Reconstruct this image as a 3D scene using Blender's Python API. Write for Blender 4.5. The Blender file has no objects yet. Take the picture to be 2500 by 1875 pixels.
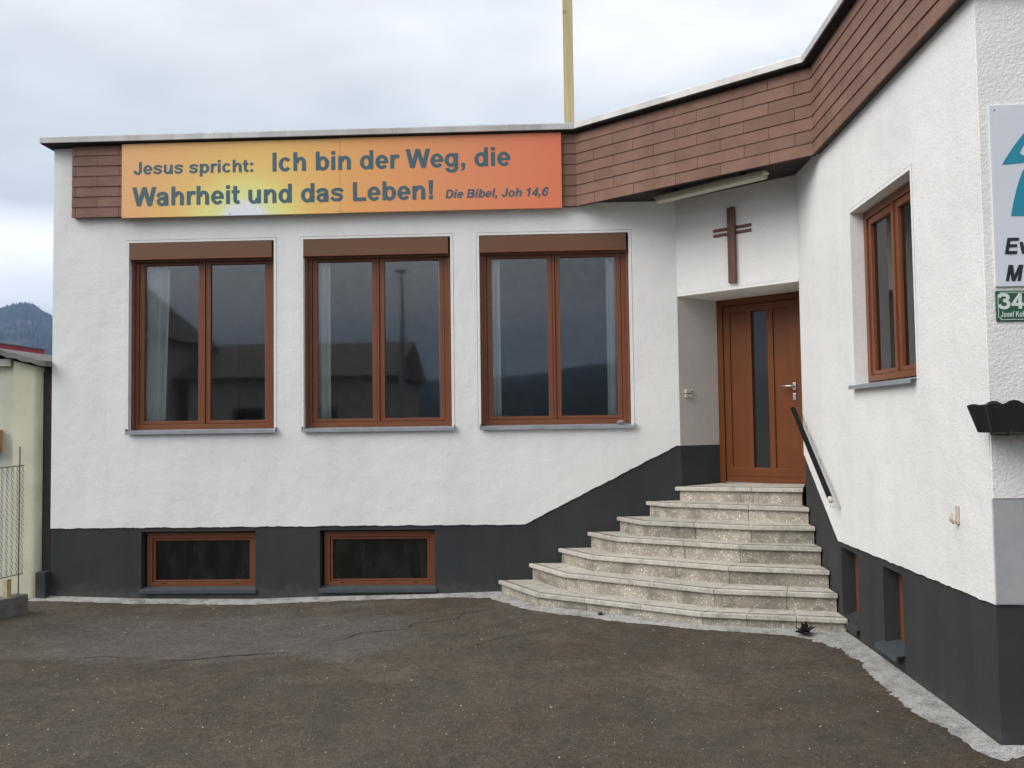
import bpy, bmesh, math, random
from mathutils import Vector, Matrix
from mathutils.geometry import tessellate_polygon
from mathutils import noise as mnoise
random.seed(7)
R = math.radians
scene = bpy.context.scene
COL = scene.collection

# ------------------------------------------------------------------ camera
CAM = Vector((5.3675, -9.413, 1.8)); YAW, PITCH, ROLL, FPX = -0.039, 0.0446, 0.0134, 2102.3
fwd = Vector((math.sin(YAW)*math.cos(PITCH), math.cos(YAW)*math.cos(PITCH), math.sin(PITCH)))
rgt = Vector((math.cos(YAW), -math.sin(YAW), 0)); upv = rgt.cross(fwd)
r2 = rgt*math.cos(ROLL) - upv*math.sin(ROLL); u2 = rgt*math.sin(ROLL) + upv*math.cos(ROLL)
cd_ = bpy.data.cameras.new('camera'); cam = bpy.data.objects.new('camera', cd_); COL.objects.link(cam)
cam.matrix_world = Matrix(((r2.x, u2.x, -fwd.x, CAM.x), (r2.y, u2.y, -fwd.y, CAM.y), (r2.z, u2.z, -fwd.z, CAM.z), (0, 0, 0, 1)))
cd_.sensor_fit = 'HORIZONTAL'; cd_.sensor_width = 36.0; cd_.lens = 36.0*FPX/2500.0
cd_.clip_start = 0.05; cd_.clip_end = 12000
scene.camera = cam

# ------------------------------------------------------------------ light
SUN_EL, SUN_AZ = R(40), R(240)          # azimuth clockwise from +Y: behind the camera, a little left
world = bpy.data.worlds.new('World'); scene.world = world; world.use_nodes = True
nt = world.node_tree; N = nt.nodes; Lk = nt.links; N.clear()
def wn(t, **kw):
    n = N.new(t)
    for k, v in kw.items(): setattr(n, k, v)
    return n
sky = wn('ShaderNodeTexSky', sky_type='NISHITA', sun_disc=False, sun_elevation=SUN_EL, sun_rotation=SUN_AZ)
bgs = wn('ShaderNodeBackground'); bgs.inputs[1].default_value = 0.06; Lk.new(sky.outputs[0], bgs.inputs[0])
tc = wn('ShaderNodeTexCoord')
mp = wn('ShaderNodeMapping'); mp.inputs['Scale'].default_value = (1.0, 1.0, 2.6); mp.inputs['Location'].default_value = (0.35, 0.1, 0.2)
Lk.new(tc.outputs['Generated'], mp.inputs[0])
n1 = wn('ShaderNodeTexNoise'); n1.inputs['Scale'].default_value = 2.1; n1.inputs['Detail'].default_value = 6; n1.inputs['Roughness'].default_value = 0.5; n1.inputs['Distortion'].default_value = 0.25
Lk.new(mp.outputs[0], n1.inputs['Vector'])
cr = wn('ShaderNodeValToRGB'); e = cr.color_ramp.elements
e[0].position = 0.34; e[0].color = (0.53, 0.55, 0.595, 1); e[1].position = 0.56; e[1].color = (0.765, 0.79, 0.82, 1)
e2 = cr.color_ramp.elements.new(0.68); e2.color = (0.92, 0.93, 0.94, 1)
Lk.new(n1.outputs['Fac'], cr.inputs[0])
# bright break in the cloud low over the horizon, dark cloud base just above it
sx = wn('ShaderNodeSeparateXYZ'); Lk.new(tc.outputs['Generated'], sx.inputs[0])
n2 = wn('ShaderNodeTexNoise'); n2.inputs['Scale'].default_value = 3.2; n2.inputs['Detail'].default_value = 4
Lk.new(mp.outputs[0], n2.inputs['Vector'])
ma = wn('ShaderNodeMath', operation='MULTIPLY_ADD'); Lk.new(n2.outputs['Fac'], ma.inputs[0]); ma.inputs[1].default_value = 0.16; Lk.new(sx.outputs['Z'], ma.inputs[2])
cr2 = wn('ShaderNodeValToRGB'); q = cr2.color_ramp.elements
q[0].position = 0.17; q[0].color = (0.80, 0.86, 0.93, 1); q[1].position = 0.22; q[1].color = (1.2, 1.2, 1.2, 1)
for ps, c in ((0.283, (1.22, 1.21, 1.2)), (0.325, (0.76, 0.78, 0.82)), (0.385, (0.80, 0.82, 0.85)), (0.47, (1, 1, 1))):
    t_ = cr2.color_ramp.elements.new(ps); t_.color = (*c, 1)
Lk.new(ma.outputs[0], cr2.inputs[0])
mx = wn('ShaderNodeMix', data_type='RGBA', blend_type='MULTIPLY'); mx.inputs[0].default_value = 1.0
Lk.new(cr.outputs[0], mx.inputs[6]); Lk.new(cr2.outputs[0], mx.inputs[7])
bgc = wn('ShaderNodeBackground'); bgc.inputs[1].default_value = 0.69; Lk.new(mx.outputs[2], bgc.inputs[0])
ms = wn('ShaderNodeMixShader'); ms.inputs[0].default_value = 0.93
Lk.new(bgs.outputs[0], ms.inputs[1]); Lk.new(bgc.outputs[0], ms.inputs[2])
wo = wn('ShaderNodeOutputWorld'); Lk.new(ms.outputs[0], wo.inputs[0])

sl = bpy.data.lights.new('sun', 'SUN'); so = bpy.data.objects.new('sun', sl); COL.objects.link(so)
sl.energy = 1.5; sl.angle = R(45); sl.color = (1.0, 0.965, 0.92)
sd = Vector((math.sin(SUN_AZ)*math.cos(SUN_EL), math.cos(SUN_AZ)*math.cos(SUN_EL), math.sin(SUN_EL)))
so.rotation_euler = sd.to_track_quat('Z', 'Y').to_euler(); so.location = (0, -20, 30)
vs = scene.view_settings; vs.view_transform = 'Standard'; vs.look = 'None'; vs.exposure = 1.0; vs.gamma = 1.0; vs.use_curve_mapping = False
scene.cycles.max_bounces = 8; scene.cycles.transparent_max_bounces = 8
scene.cycles.use_denoising = True

# ------------------------------------------------------------------ materials
M = {}
class NB:
    """small helper round one material's node tree"""
    def __init__(s, name):
        m = bpy.data.materials.new(name); m.use_nodes = True; s.m = m; s.t = m.node_tree; s.n = s.t.nodes; s.l = s.t.links
        s.b = s.n['Principled BSDF']; s.o = s.n['Material Output']; M[name] = m
        s.pos = s.n.new('ShaderNodeNewGeometry').outputs['Position']
    def node(s, t, **kw):
        n = s.n.new(t)
        for k, v in kw.items(): setattr(n, k, v)
        return n
    def noise(s, scale, detail=4, rough=0.55, vec=None, out='Fac', dist=0.0):
        n = s.node('ShaderNodeTexNoise'); n.inputs['Scale'].default_value = scale; n.inputs['Detail'].default_value = detail
        n.inputs['Roughness'].default_value = rough; n.inputs['Distortion'].default_value = dist
        s.l.new(vec or s.pos, n.inputs['Vector']); return n.outputs[out]
    def voro(s, scale, feature='F1', out='Distance', vec=None):
        n = s.node('ShaderNodeTexVoronoi', feature=feature); n.inputs['Scale'].default_value = scale
        s.l.new(vec or s.pos, n.inputs['Vector']); return n.outputs[out]
    def scaled(s, v):
        n = s.node('ShaderNodeVectorMath', operation='MULTIPLY'); s.l.new(s.pos, n.inputs[0]); n.inputs[1].default_value = v; return n.outputs[0]
    def ramp(s, src, *stops):
        n = s.node('ShaderNodeValToRGB'); el = n.color_ramp.elements
        while len(el) < len(stops): el.new(0.5)
        for e_, (p_, c_) in zip(el, stops):
            e_.position = p_; e_.color = (c_, c_, c_, 1) if isinstance(c_, (int, float)) else (*c_, 1)
        s.l.new(src, n.inputs[0]); return n.outputs[0]
    def math(s, op, a, b=None, clamp=False):
        n = s.node('ShaderNodeMath', operation=op); n.use_clamp = clamp
        for i, v in enumerate((a, b)):
            if v is None: continue
            if isinstance(v, (int, float)): n.inputs[i].default_value = v
            else: s.l.new(v, n.inputs[i])
        return n.outputs[0]
    def mix(s, fac, a, b, blend='MIX'):
        n = s.node('ShaderNodeMix', data_type='RGBA', blend_type=blend)
        for i, v in ((0, fac), (6, a), (7, b)):
            if isinstance(v, tuple): n.inputs[i].default_value = (*v, 1)
            elif isinstance(v, (int, float)): n.inputs[i].default_value = v if i == 0 else (v, v, v, 1)
            else: s.l.new(v, n.inputs[i])
        return n.outputs[2]
    def bump(s, h, strength=1.0, dist=0.01, prev=None):
        n = s.node('ShaderNodeBump'); n.inputs['Strength'].default_value = strength; n.inputs['Distance'].default_value = dist
        s.l.new(h, n.inputs['Height'])
        if prev: s.l.new(prev, n.inputs['Normal'])
        return n.outputs[0]
    def done(s, col=None, rough=None, normal=None, metallic=0.0, spec=None):
        if col is not None:
            if isinstance(col, tuple): s.b.inputs['Base Color'].default_value = (*col, 1)
            else: s.l.new(col, s.b.inputs['Base Color'])
        if rough is not None:
            if isinstance(rough, (int, float)): s.b.inputs['Roughness'].default_value = rough
            else: s.l.new(rough, s.b.inputs['Roughness'])
        if normal is not None: s.l.new(normal, s.b.inputs['Normal'])
        s.b.inputs['Metallic'].default_value = metallic
        if spec is not None: s.b.inputs['Specular IOR Level'].default_value = spec
        return s.m
    def rand(s): return s.node('ShaderNodeObjectInfo').outputs['Random']

def simple(name, col, rough=0.6, var=0.12, vscale=6.0, bscale=None, bdist=0.002, metallic=0.0, per=0.0, spec=None):
    b = NB(name)
    f = b.ramp(b.noise(vscale, 5), (0.3, 1-var), (0.7, 1+var))
    c = b.mix(1.0, col, f, 'MULTIPLY')
    if per:
        rr = b.ramp(b.rand(), (0, 1-per), (1, 1+per)); c = b.mix(1.0, c, rr, 'MULTIPLY')
    nrm = b.bump(b.noise(bscale, 3), 1.0, bdist) if bscale else None
    return b.done(c, rough, nrm, metallic, spec)

def plaster(name, col, grain, dist, stain=0.06, und=1.5):
    b = NB(name)
    s1 = b.ramp(b.noise(0.9, 4), (0.32, 1-stain), (0.65, 1.0))
    s2 = b.ramp(b.noise(1.0, 4, vec=b.scaled((3.2, 3.2, 0.35))), (0.30, 1-stain*0.8), (0.55, 1.0))
    s3 = b.ramp(b.noise(grain*0.8, 2), (0.25, 0.93), (0.6, 1.0))
    c = b.mix(1.0, b.mix(1.0, b.mix(1.0, col, s1, 'MULTIPLY'), s2, 'MULTIPLY'), s3, 'MULTIPLY')
    h = b.noise(grain, 3, 0.6, dist=0.4)
    n_ = b.bump(h, 1.0, dist)
    n_ = b.bump(b.noise(9, 3), 1.0, dist*und, n_)
    n_ = b.bump(b.noise(1.6, 2), 1.0, 0.02, n_)
    return b.done(c, 0.9, n_, 0, 0.2)
plaster('plaster', (0.86, 0.86, 0.835), 75, 0.0035)
plaster('plaster_rough', (0.89, 0.875, 0.83), 58, 0.0065, 0.05, 0.5)
plaster('plaster_smooth', (0.84, 0.84, 0.82), 40, 0.0008, 0.03)
plaster('plinth_paint', (0.053, 0.055, 0.057), 60, 0.0025, 0.2)
_m = M['plinth_paint']; _t = _m.node_tree; _b = _t.nodes['Principled BSDF']; _src = _b.inputs['Base Color'].links[0].from_socket
_g = _t.nodes.new('ShaderNodeNewGeometry'); _s = _t.nodes.new('ShaderNodeSeparateXYZ'); _t.links.new(_g.outputs['Position'], _s.inputs[0])
_n = _t.nodes.new('ShaderNodeTexNoise'); _n.inputs['Scale'].default_value = 9; _n.inputs['Detail'].default_value = 6; _n.inputs['Roughness'].default_value = 0.7; _t.links.new(_g.outputs['Position'], _n.inputs['Vector'])
_a = _t.nodes.new('ShaderNodeMath'); _a.operation = 'MULTIPLY_ADD'; _t.links.new(_n.outputs['Fac'], _a.inputs[0]); _a.inputs[1].default_value = -0.5; _t.links.new(_s.outputs[2], _a.inputs[2])
_r = _t.nodes.new('ShaderNodeMapRange'); _t.links.new(_a.outputs[0], _r.inputs[0]); _r.inputs[1].default_value = -0.36; _r.inputs[2].default_value = -0.18; _r.inputs[3].default_value = 0.55; _r.inputs[4].default_value = 0.0
_x = _t.nodes.new('ShaderNodeMix'); _x.data_type = 'RGBA'; _t.links.new(_r.outputs[0], _x.inputs[0]); _t.links.new(_src, _x.inputs[6]); _x.inputs[7].default_value = (0.11, 0.102, 0.09, 1); _t.links.new(_x.outputs[2], _b.inputs['Base Color'])
plaster('grey_paint', (0.42, 0.42, 0.425), 12, 0.002, 0.12)
simple('frame_brown', (0.190, 0.060, 0.022), 0.42, 0.08, 3.0, 220, 0.0004)
simple('box_brown', (0.155, 0.068, 0.030), 0.45, 0.05, 2.0)
simple('door_brown', (0.150, 0.043, 0.009), 0.5, 0.08, 3.0, 200, 0.0004, spec=0.3)
simple('shingle', (0.20, 0.108, 0.075), 0.8, 0.16, 5.0, 120, 0.0015, per=0.09)
simple('soffit_wood', (0.022, 0.013, 0.010), 0.7, 0.3, 8.0, 60, 0.002, per=0.2)
simple('dark_gap', (0.02, 0.016, 0.014), 0.9)
simple('cross_wood', (0.13, 0.05, 0.032), 0.55, 0.15, 12.0, 90, 0.0008)
simple('zinc_grey', (0.33, 0.36, 0.39), 0.45, 0.14, 9.0, metallic=0.25)
simple('zinc_dark', (0.060, 0.072, 0.080), 0.5, 0.12, 9.0)
simple('lamp_cream', (0.56, 0.54, 0.42), 0.4, 0.08, 7.0)
simple('black_plastic', (0.006, 0.006, 0.007), 0.6, 0.1, spec=0.15)
simple('pale_plastic', (0.55, 0.5, 0.4), 0.5, 0.15, 30)
simple('white_metal', (0.7, 0.7, 0.69), 0.4, 0.08, 20)
simple('steel', (0.62, 0.61, 0.6), 0.28, 0.05, metallic=0.9)
simple('flowerbox_brown', (0.024, 0.02, 0.018), 0.5, 0.15, 12)
simple('sign_white', (0.68, 0.71, 0.76), 0.45, 0.03, 1.5)
simple('sign_teal', (0.012, 0.25, 0.36), 0.45, 0.04)
simple('sign_black', (0.012, 0.014, 0.024), 0.5, 0.04)
simple('enamel_green', (0.014, 0.10, 0.040), 0.25, 0.1, 30)
simple('enamel_white', (0.70, 0.74, 0.70), 0.3, 0.03)
simple('banner_text', (0.055, 0.125, 0.150), 0.5, 0.04)
simple('room_grey', (0.26, 0.25, 0.24), 0.9)
simple('stone_bit', (0.26, 0.24, 0.22), 0.9, 0.2, 60)
simple('weed_dark', (0.012, 0.012, 0.011), 0.9, 0.3, 40)
simple('weed_green', (0.03, 0.045, 0.018), 0.8, 0.3, 40)
simple('crack', (0.026, 0.021, 0.017), 0.95)
simple('grit', (0.48, 0.455, 0.41), 0.9, 0.4, 8)
plaster('jamb_shaded', (0.56, 0.53, 0.50), 40, 0.0008, 0.05)  # beige-grey with the shade of the door niche put into the tone
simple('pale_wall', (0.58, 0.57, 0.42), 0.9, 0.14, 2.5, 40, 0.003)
simple('pale_wall_cool', (0.55, 0.56, 0.45), 0.9, 0.14, 2.5, 40, 0.003)  # slightly cooler pale tint for the set-back wall
simple('sheet_roof', (0.17, 0.165, 0.155), 0.85, 0.25, 9, 70, 0.003)
simple('beam_white', (0.5, 0.49, 0.45), 0.8, 0.2, 10)
simple('kerb_concrete', (0.15, 0.14, 0.125), 0.95, 0.25, 7, 60, 0.004)
simple('wire', (0.22, 0.21, 0.18), 0.7, 0.2, 30, metallic=0.3)
simple('yellow_old', (0.45, 0.36, 0.2), 0.8, 0.2, 12)
simple('orange_box', (0.5, 0.27, 0.10), 0.6, 0.1, 12)
simple('red_sheet', (0.30, 0.012, 0.025), 0.5, 0.1, 2)
simple('grey_sheet', (0.10, 0.105, 0.11), 0.6, 0.1, 2)
simple('house_wall', (0.46, 0.45, 0.41), 0.9, 0.1, 1)
simple('house_roof', (0.19, 0.165, 0.15), 0.9, 0.2, 3)
simple('dark_pane', (0.02, 0.022, 0.025), 0.1)
simple('mast_grey', (0.34, 0.34, 0.34), 0.7)

b = NB('wood_post')                                  # weathered spruce board on the roof
g = b.noise(3.0, 5, vec=b.scaled((14, 14, 0.7)))
c = b.mix(b.ramp(g, (0.35, 0.0), (0.65, 1.0)), (0.50, 0.40, 0.20), (0.62, 0.52, 0.30))
c = b.mix(b.ramp(b.noise(5.0, 2), (0.66, 0.0), (0.76, 0.75)), c, (0.16, 0.13, 0.08)); b.done(c, 0.8)

b = NB('coping_metal')
c = b.mix(b.ramp(b.noise(1.3, 5), (0.35, 0.0), (0.62, 1.0)), (0.47, 0.45, 0.42), (0.62, 0.61, 0.59))
st_ = b.ramp(b.noise(1.0, 3, vec=b.scaled((5, 5, 1.0))), (0.34, 0.82), (0.52, 1.0)); c = b.mix(1.0, c, st_, 'MULTIPLY')
b.done(c, 0.5, None, 0.15)
b = NB('flashing')
c = b.mix(b.ramp(b.noise(8, 4), (0.4, 0.0), (0.6, 1.0)), (0.62, 0.64, 0.66), (0.82, 0.83, 0.84)); b.done(c, 0.35, b.bump(b.noise(25, 3), 1, 0.004), 0.2)

b = NB('glass')                                      # double glazing: Fresnel mirror over a clear pane
gl = b.node('ShaderNodeBsdfGlossy'); gl.inputs['Roughness'].default_value = 0.035
wv = b.bump(b.noise(1.3, 1), 1.0, 0.0007); b.l.new(wv, gl.inputs['Normal'])
tr = b.node('ShaderNodeBsdfTransparent'); tr.inputs[0].default_value = (0.965, 0.98, 0.975, 1)
fr = b.node('ShaderNodeFresnel'); fr.inputs['IOR'].default_value = 1.8
mxs = b.node('ShaderNodeMixShader'); b.l.new(fr.outputs[0], mxs.inputs[0]); b.l.new(tr.outputs[0], mxs.inputs[1]); b.l.new(gl.outputs[0], mxs.inputs[2])
b.l.new(mxs.outputs[0], b.o.inputs['Surface']); b.n.remove(b.b)
b = NB('glass_obscure')                              # ripple glass of the cellar windows and the door light, dim reflections coloured in
b.done(b.mix(b.ramp(b.noise(2.2, 5, vec=b.scaled((3.5, 3.5, 1.2))), (0.42, 0.0), (0.7, 1.0)), (0.006, 0.007, 0.006), (0.022, 0.023, 0.019)), 0.13, b.bump(b.noise(30, 2, vec=b.scaled((1.2, 1.2, 0.5))), 1, 0.003))
b = NB('door_glass'); b.done((0.030, 0.032, 0.032), 0.10)
b = NB('curtain')
c = b.mix(b.ramp(b.noise(3, 3, vec=b.scaled((22, 6, 0.6))), (0.4, 0.0), (0.6, 1.0)), (0.80, 0.89, 0.85), (0.92, 0.94, 0.92))
b.done(c, 0.9); b.b.inputs['Transmission Weight'].default_value = 0.0
b = NB('curtain_grey')
w_ = b.ramp(b.noise(2.5, 2, vec=b.scaled((5, 26, 0.05))), (0.42, 0.0), (0.56, 1.0))
c = b.mix(w_, (0.42, 0.37, 0.35), (0.80, 0.82, 0.79)); b.done(c, 0.9)
b = NB('blind_pale'); b.done((0.84, 0.87, 0.84), 0.8)

b = NB('step_stone')                                 # cast conglomerate with pale pebbles
v1 = b.voro(48, out='Distance'); v1c = b.voro(48, out='Color')
hs = b.node('ShaderNodeSeparateColor'); b.l.new(v1c, hs.inputs[0])
peb = b.math('MULTIPLY', b.ramp(v1, (0.30, 1.0), (0.42, 0.0)), b.ramp(hs.outputs[0], (0.60, 0.0), (0.66, 1.0)))
v2 = b.voro(110, out='Distance'); v2c = b.voro(110, out='Color'); hs2 = b.node('ShaderNodeSeparateColor'); b.l.new(v2c, hs2.inputs[0])
peb2 = b.math('MULTIPLY', b.ramp(v2, (0.25, 1.0), (0.42, 0.0)), b.ramp(hs2.outputs[0], (0.66, 0.0), (0.74, 1.0)))
base = b.mix(b.noise(2.6, 5), (0.37, 0.33, 0.262), (0.49, 0.445, 0.37))
base = b.mix(1.0, base, b.ramp(b.noise(60, 4), (0.3, 0.72), (0.7, 1.15)), 'MULTIPLY')
c = b.mix(b.math('MULTIPLY', peb, 0.9), base, (0.80, 0.76, 0.68))
c = b.mix(b.math('MULTIPLY', peb2, 0.6), c, (0.52, 0.48, 0.42))
dirt = b.ramp(b.noise(3.4, 6, 0.65, dist=0.6), (0.43, 0.0), (0.66, 0.78)); c = b.mix(dirt, c, (0.16, 0.143, 0.115))
rr = b.ramp(b.rand(), (0, 0.80), (1, 1.14)); c = b.mix(1.0, c, rr, 'MULTIPLY')
b.done(c, 0.9, b.bump(b.noise(120, 3), 1, 0.0025), 0, 0.25)
b = NB('tread_stone')
base = b.mix(b.noise(2.2, 5), (0.45, 0.415, 0.355), (0.56, 0.525, 0.46))
sp = b.voro(60, out='Distance'); spc = b.voro(60, out='Color'); h3 = b.node('ShaderNodeSeparateColor'); b.l.new(spc, h3.inputs[0])
c = b.mix(b.math('MULTIPLY', b.ramp(sp, (0.3, 0.6), (0.45, 0.0)), b.ramp(h3.outputs[0], (0.6, 0), (0.7, 1))), base, (0.74, 0.71, 0.64))
c = b.mix(b.ramp(b.noise(9.0, 6, 0.75), (0.48, 0.0), (0.72, 0.7)), c, (0.17, 0.155, 0.13))
rr = b.ramp(b.rand(), (0, 0.9), (1, 1.1)); c = b.mix(1.0, c, rr, 'MULTIPLY')
b.done(c, 0.85, b.bump(b.noise(140, 3), 1, 0.002), 0, 0.25)

b = NB('cement')                                     # pale gravelly mortar strip round the walls
v = b.ramp(b.voro(85), (0.05, 0.45), (0.5, 1.25)); c = b.mix(1.0, b.mix(b.noise(1.8, 5), (0.26, 0.255, 0.24), (0.42, 0.415, 0.40)), v, 'MULTIPLY')
c = b.mix(b.ramp(b.noise(7, 6, 0.75), (0.46, 0), (0.70, 0.8)), c, (0.13, 0.12, 0.105))
b.done(c, 0.95, b.bump(b.voro(85), 1, 0.006), 0, 0.2)

def asphalt():
    b = NB('asphalt')
    sep = b.node('ShaderNodeSeparateXYZ'); b.l.new(b.pos, sep.inputs[0])
    X, Y = sep.outputs[0], sep.outputs[1]
    big = b.noise(0.55, 4, 0.6); mid = b.noise(1.9, 5, 0.65, dist=0.4)
    c = b.mix(b.ramp(big, (0.36, 0.0), (0.62, 1.0)), (0.088, 0.066, 0.047), (0.112, 0.090, 0.068))
    c = b.mix(b.ramp(mid, (0.40, 0.0), (0.70, 0.7)), c, (0.070, 0.063, 0.052))
    c = b.mix(b.ramp(b.noise(0.9, 3, vec=b.scaled((1, 1.3, 1))), (0.58, 0.0), (0.70, 0.55)), c, (0.140, 0.114, 0.086))
    # old grey patch by the cellar windows
    wob = b.math('MULTIPLY', b.math('SUBTRACT', b.noise(1.4, 4), 0.5), 1.1)
    yy = b.math('ADD', Y, wob); xx = b.math('ADD', X, wob)
    m1 = b.ramp(b.math('ADD', b.math('MULTIPLY', yy, 0.2), 1.0), (0.46, 0), (0.50, 1.0), (0.80, 1.0), (0.86, 0.0))
    m2 = b.ramp(b.math('MULTIPLY', xx, 0.1), (0.02, 0), (0.16, 1.0), (0.40, 1.0), (0.425, 0.0))
    c = b.mix(b.math('MULTIPLY', b.math('MULTIPLY', m1, m2), 0.75), c, (0.120, 0.110, 0.094))
    # grain: dark pits, pale aggregate
    g1 = b.ramp(b.noise(95, 3, 0.75), (0.28, 0.45), (0.50, 0.95), (0.70, 1.75)); c = b.mix(1.0, c, g1, 'MULTIPLY')
    g2 = b.ramp(b.noise(17, 5, 0.75), (0.3, 0.76), (0.7, 1.26)); c = b.mix(1.0, c, g2, 'MULTIPLY')
    g3 = b.ramp(b.noise(3.6, 4, 0.65, dist=0.5), (0.32, 0.82), (0.66, 1.14)); c = b.mix(1.0, c, g3, 'MULTIPLY')
    v = b.voro(45); vc = b.voro(45, out='Color'); s_ = b.node('ShaderNodeSeparateColor'); b.l.new(vc, s_.inputs[0])
    st = b.math('MULTIPLY', b.ramp(v, (0.16, 1), (0.26, 0)), b.ramp(s_.outputs[0], (0.90, 0), (0.93, 1)))
    c = b.mix(b.math('MULTIPLY', st, 0.85), c, (0.36, 0.33, 0.29))
    # beyond the yard the sheet is meadow
    far = b.math('MAXIMUM', b.math('ABSOLUTE', X), b.math('ABSOLUTE', Y))
    c = b.mix(b.ramp(b.math('MULTIPLY', far, 0.01), (0.60, 0), (0.62, 1)), c, (0.045, 0.06, 0.025))
    n_ = b.bump(b.noise(95, 4, 0.75), 1.0, 0.011); n_ = b.bump(b.noise(14, 4), 1, 0.014, n_)
    b.done(c, 0.92, n_, 0, 0.25)
asphalt()

b = NB('banner_print')                               # printed sunrise: white disc, yellow halo, orange to red
sep = b.node('ShaderNodeSeparateXYZ'); b.l.new(b.pos, sep.inputs[0])
dx = b.math('SUBTRACT', sep.outputs[0], 2.07); dz = b.math('SUBTRACT', sep.outputs[2], 4.10)
dd = b.math('SQRT', b.math('ADD', b.math('MULTIPLY', b.math('MULTIPLY', dx, dx), 0.72), b.math('MULTIPLY', b.math('MULTIPLY', dz, dz), 1.25)))
side = b.ramp(b.math('MULTIPLY', sep.outputs[0], 0.17), (0.10, (0.86, 0.46, 0.20)), (0.40, (0.88, 0.54, 0.15)), (0.64, (0.84, 0.36, 0.13)), (0.80, (0.80, 0.27, 0.125)), (0.95, (0.78, 0.205, 0.10)))
halo = b.ramp(b.math('MULTIPLY', dd, 0.5), (0.0, (0.84, 0.86, 0.90)), (0.085, (0.84, 0.86, 0.88)), (0.13, (0.82, 0.83, 0.36)), (0.22, (0.87, 0.77, 0.24)), (0.34, (0.88, 0.60, 0.18)))
c = b.mix(b.ramp(b.math('MULTIPLY', dd, 0.5), (0.20, 0.0), (0.50, 1.0)), halo, side)
b.done(c, 0.42, None, 0, 0.4)

b = NB('forest_floor')
sep = b.node('ShaderNodeSeparateXYZ'); b.l.new(b.pos, sep.inputs[0])
c = b.mix(b.ramp(b.noise(0.012, 5), (0.4, 0), (0.6, 1)), (0.016, 0.024, 0.020), (0.035, 0.045, 0.03))
c = b.mix(b.ramp(b.noise(0.0055, 4, 0.6), (0.60, 0), (0.66, 0.8)), c, (0.12, 0.10, 0.07)); b.done(c, 1.0, None, 0, 0.0)
simple('conifer', (0.014, 0.024, 0.020), 0.9, 0.4, 0.03, spec=0.0)

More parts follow.
